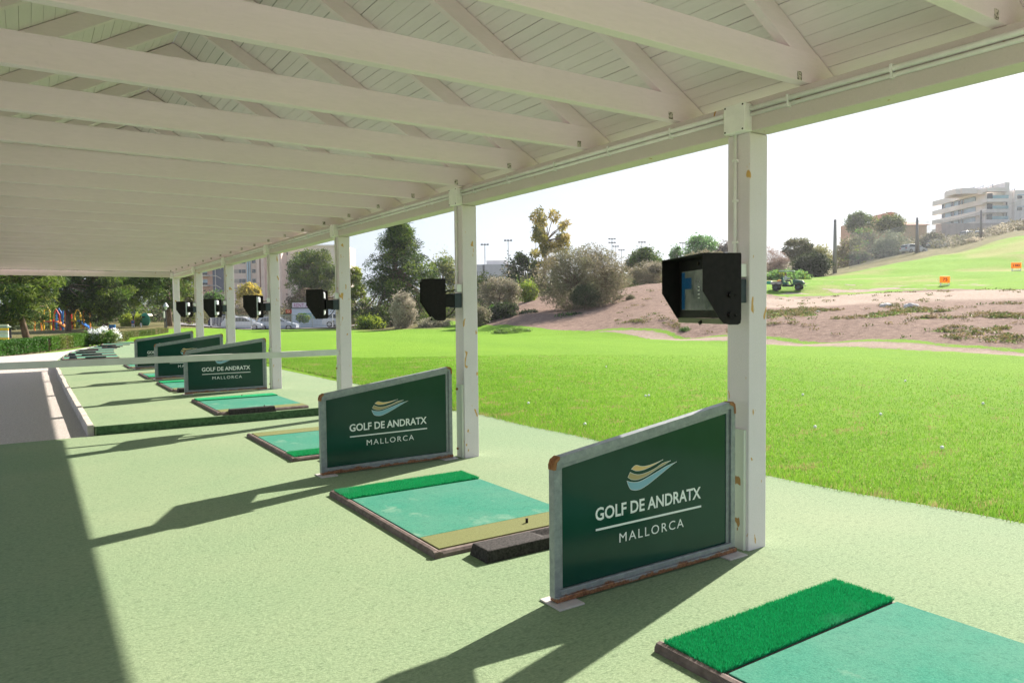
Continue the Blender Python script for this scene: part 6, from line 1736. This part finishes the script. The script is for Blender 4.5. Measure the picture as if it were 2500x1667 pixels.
# the driver, one continuous skinned body
def skin_body(name, joints, edges, mats, parent, groups):
    me = bpy.data.meshes.new(name)
    names = list(joints)
    me.from_pydata([joints[n][0] for n in names], [(names.index(a), names.index(b)) for a, b in edges], [])
    o = bpy.data.objects.new(name, me); COL.objects.link(o); o.parent = parent
    sk = o.modifiers.new('skin', 'SKIN'); sk.use_smooth_shade = True
    lay = me.skin_vertices[0] if me.skin_vertices else None
    if lay is None:
        bm_ = __import__('bmesh').new(); bm_.from_mesh(me); bm_.verts.layers.skin.verify(); bm_.to_mesh(me); bm_.free(); lay = me.skin_vertices[0]
    for i, n in enumerate(names):
        r_ = joints[n][1]; lay.data[i].radius = (r_, r_) if not isinstance(r_, tuple) else r_
        lay.data[i].use_root = (i == 0)
    sb_ = o.modifiers.new('sub', 'SUBSURF'); sb_.levels = 2; sb_.render_levels = 2
    dg = bpy.context.evaluated_depsgraph_get(); dg.update()
    m2 = bpy.data.meshes.new_from_object(o.evaluated_get(dg)); m2.name = name
    o.modifiers.clear(); o.data = m2
    m2.materials.clear()
    for x in mats: m2.materials.append(x)
    for p in m2.polygons: p.material_index = groups(p.center); p.use_smooth = True
    return o
SKIN = M('skin', (0.42, 0.24, 0.16), 0.6, 0.05); SHIRT = M('pale_shirt', (0.62, 0.64, 0.70), 0.85, 0.06, 8); TROUS = M('grey_trousers', (0.10, 0.11, 0.13), 0.9, 0.1, 8); HAIR = M('dark_hair', (0.03, 0.022, 0.018), 0.7, 0.1)
dv_loc = ut.matrix_world
drv = thing('person', 'person in a pale shirt sitting at the wheel of the green utility cart', 'person', (q.x, q.y, zg), ut.rotation_euler.z)
drv.scale = (0.89, 0.89, 0.89)
y0_ = -0.28
J = {'pelvis': ((-0.26, y0_, 0.98), 0.135), 'waist': ((-0.28, y0_, 1.12), 0.125), 'chest': ((-0.27, y0_, 1.34), 0.145), 'neck': ((-0.25, y0_, 1.50), 0.055), 'head0': ((-0.235, y0_, 1.58), 0.075), 'head1': ((-0.23, y0_, 1.68), 0.092), 'head2': ((-0.235, y0_, 1.75), 0.06),
     'shL': ((-0.26, y0_ + 0.19, 1.42), 0.065), 'elL': ((-0.05, y0_ + 0.25, 1.20), 0.045), 'wrL': ((0.22, y0_ + 0.16, 1.26), 0.03), 'haL': ((0.30, y0_ + 0.14, 1.28), 0.035),
     'shR': ((-0.26, y0_ - 0.19, 1.42), 0.065), 'elR': ((-0.05, y0_ - 0.25, 1.20), 0.045), 'wrR': ((0.22, y0_ - 0.16, 1.26), 0.03), 'haR': ((0.30, y0_ - 0.14, 1.28), 0.035),
     'hpL': ((-0.18, y0_ + 0.10, 0.97), 0.09), 'knL': ((0.22, y0_ + 0.13, 0.99), 0.065), 'anL': ((0.28, y0_ + 0.12, 0.66), 0.045), 'toL': ((0.40, y0_ + 0.12, 0.63), 0.04),
     'hpR': ((-0.18, y0_ - 0.10, 0.97), 0.09), 'knR': ((0.22, y0_ - 0.13, 0.99), 0.065), 'anR': ((0.28, y0_ - 0.12, 0.66), 0.045), 'toR': ((0.40, y0_ - 0.12, 0.63), 0.04)}
ED = [('pelvis', 'waist'), ('waist', 'chest'), ('chest', 'neck'), ('neck', 'head0'), ('head0', 'head1'), ('head1', 'head2')]
for s_ in 'LR': ED += [('chest', 'sh' + s_), ('sh' + s_, 'el' + s_), ('el' + s_, 'wr' + s_), ('wr' + s_, 'ha' + s_), ('pelvis', 'hp' + s_), ('hp' + s_, 'kn' + s_), ('kn' + s_, 'an' + s_), ('an' + s_, 'to' + s_)]
def grp(c):
    if c.z > 1.49: return 0
    if c.x > 0.16 and c.z > 1.1: return 0
    if c.z > 1.06: return 1
    return 2
skin_body('body', J, ED, [SKIN, SHIRT, TROUS], drv, grp)
mb = MB(); mb.ball((-0.255, y0_, 1.715), 0.102, 0.092, 0.085, 14, 9); mb.build('hair', HAIR, drv, smooth=True)
mb = MB(); mb.ball((-0.135, y0_, 1.655), 0.022, 0.016, 0.024, 8, 6); mb.build('nose', SKIN, drv, smooth=True)

# things lying by the cart
o, s, Z_ = stand('green_tub', 'upturned turquoise green tub on the track left of the utility cart', 'tub', 1878, 700, 70)
mb = MB(); mb.tube([(0, 0, 0.0), (0, 0, 0.16), (0, 0, 0.28)], [0.42, 0.40, 0.26], 16); mb.build('tub_body', M('turquoise_plastic', (0.01, 0.33, 0.22), 0.4, 0.05), o, smooth=False)
o.scale = (0.95, 0.95, 1.0)
o, s, Z_ = stand('orange_basket', 'small orange basket in the bed of the utility cart', 'basket', 1896, 700, 64.4)
o.location = ut.matrix_basis @ Vector((-0.85, 0.1, 0.72))
mb = MB(); mb.tube([(0, 0, 0.0), (0, 0, 0.30)], [0.17, 0.24], 12); mb.build('basket_body', PLAYC['orange'], o)
mb = MB(); mb.ball((0, 0, 0.30), 0.2, 0.2, 0.10, 12, 6); mb.build('balls', PLAYC['yellow'], o)
# pale stones on the bank
RK = M('pale_rock', (0.66, 0.62, 0.58), 0.9, 0.12, 3, bump=0.5, bdist=0.05)
for i, (px, py, dp, sz, lb) in enumerate(((2163, 746, 39, 0.42, 'flat whitish stone on the bank, left of the other'), (2224, 752, 37.5, 0.48, 'rounded whitish stone on the bank below the 75 board'), (1998, 750, 39, 0.14, 'tiny whitish stone on the bank near the nearest post'))):
    p_ = at(px, py, dp); zg = tz(p_.x, p_.y)
    rg = random.Random(i)
    mb = MB(); mb.ball((0, 0, 0), sz, sz * 0.7, sz * 0.36, 9, 6)
    mb.v = [(x * rg.uniform(0.8, 1.15), y * rg.uniform(0.8, 1.15), z * rg.uniform(0.7, 1.2)) for x, y, z in mb.v]
    b_ = mb.build('stone', RK); b_.location = (p_.x, p_.y, zg + sz * 0.10); tag(b_, lb, 'stone', 'stones on the bare bank')

# ---------------------------------------------------------------- the air
bpy.context.view_layer.update()
hz_mb = MB(); hz_mb.box(-420, 520, -60, 520, -1.6, 75)
hmt = bpy.data.materials.new('air'); hmt.use_nodes = True
hn = hmt.node_tree; hn.nodes.clear()
ho = hn.nodes.new('ShaderNodeOutputMaterial'); pv = hn.nodes.new('ShaderNodeVolumePrincipled')
pv.inputs['Color'].default_value = (0.95, 0.97, 1.0, 1); pv.inputs['Density'].default_value = 0.0003; pv.inputs['Anisotropy'].default_value = 0.35
hn.links.new(pv.outputs[0], ho.inputs['Volume'])
haze = hz_mb.build('haze', hmt); tag(haze, kind='stuff')

# golf balls lying on the lawn
BALL = M('golf_ball', (0.85, 0.85, 0.83), 0.35, 0.02, 20)
rgb_ = random.Random(12)
for px, py in ((1576, 968), (1584, 967), (1428, 1033), (1720, 1002), (1960, 965), (2150, 1010), (2300, 1090), (1290, 985), (1480, 905), (2210, 930), (1990, 1040), (2400, 985)):
    v_ = at(px, py, 1.0) - EYE
    p_ = EYE + v_ * (-1.58 / v_.z)
    mb = MB(); mb.ball((0, 0, 0), 0.0215, 0.0215, 0.0215, 12, 8)
    b_ = mb.build('golf_ball', BALL, smooth=True); b_.location = (p_.x, p_.y, tz(p_.x, p_.y) + 0.03)
    tag(b_, 'white golf ball lying in the lawn beyond the tees', 'golf ball', 'golf balls on the lawn')
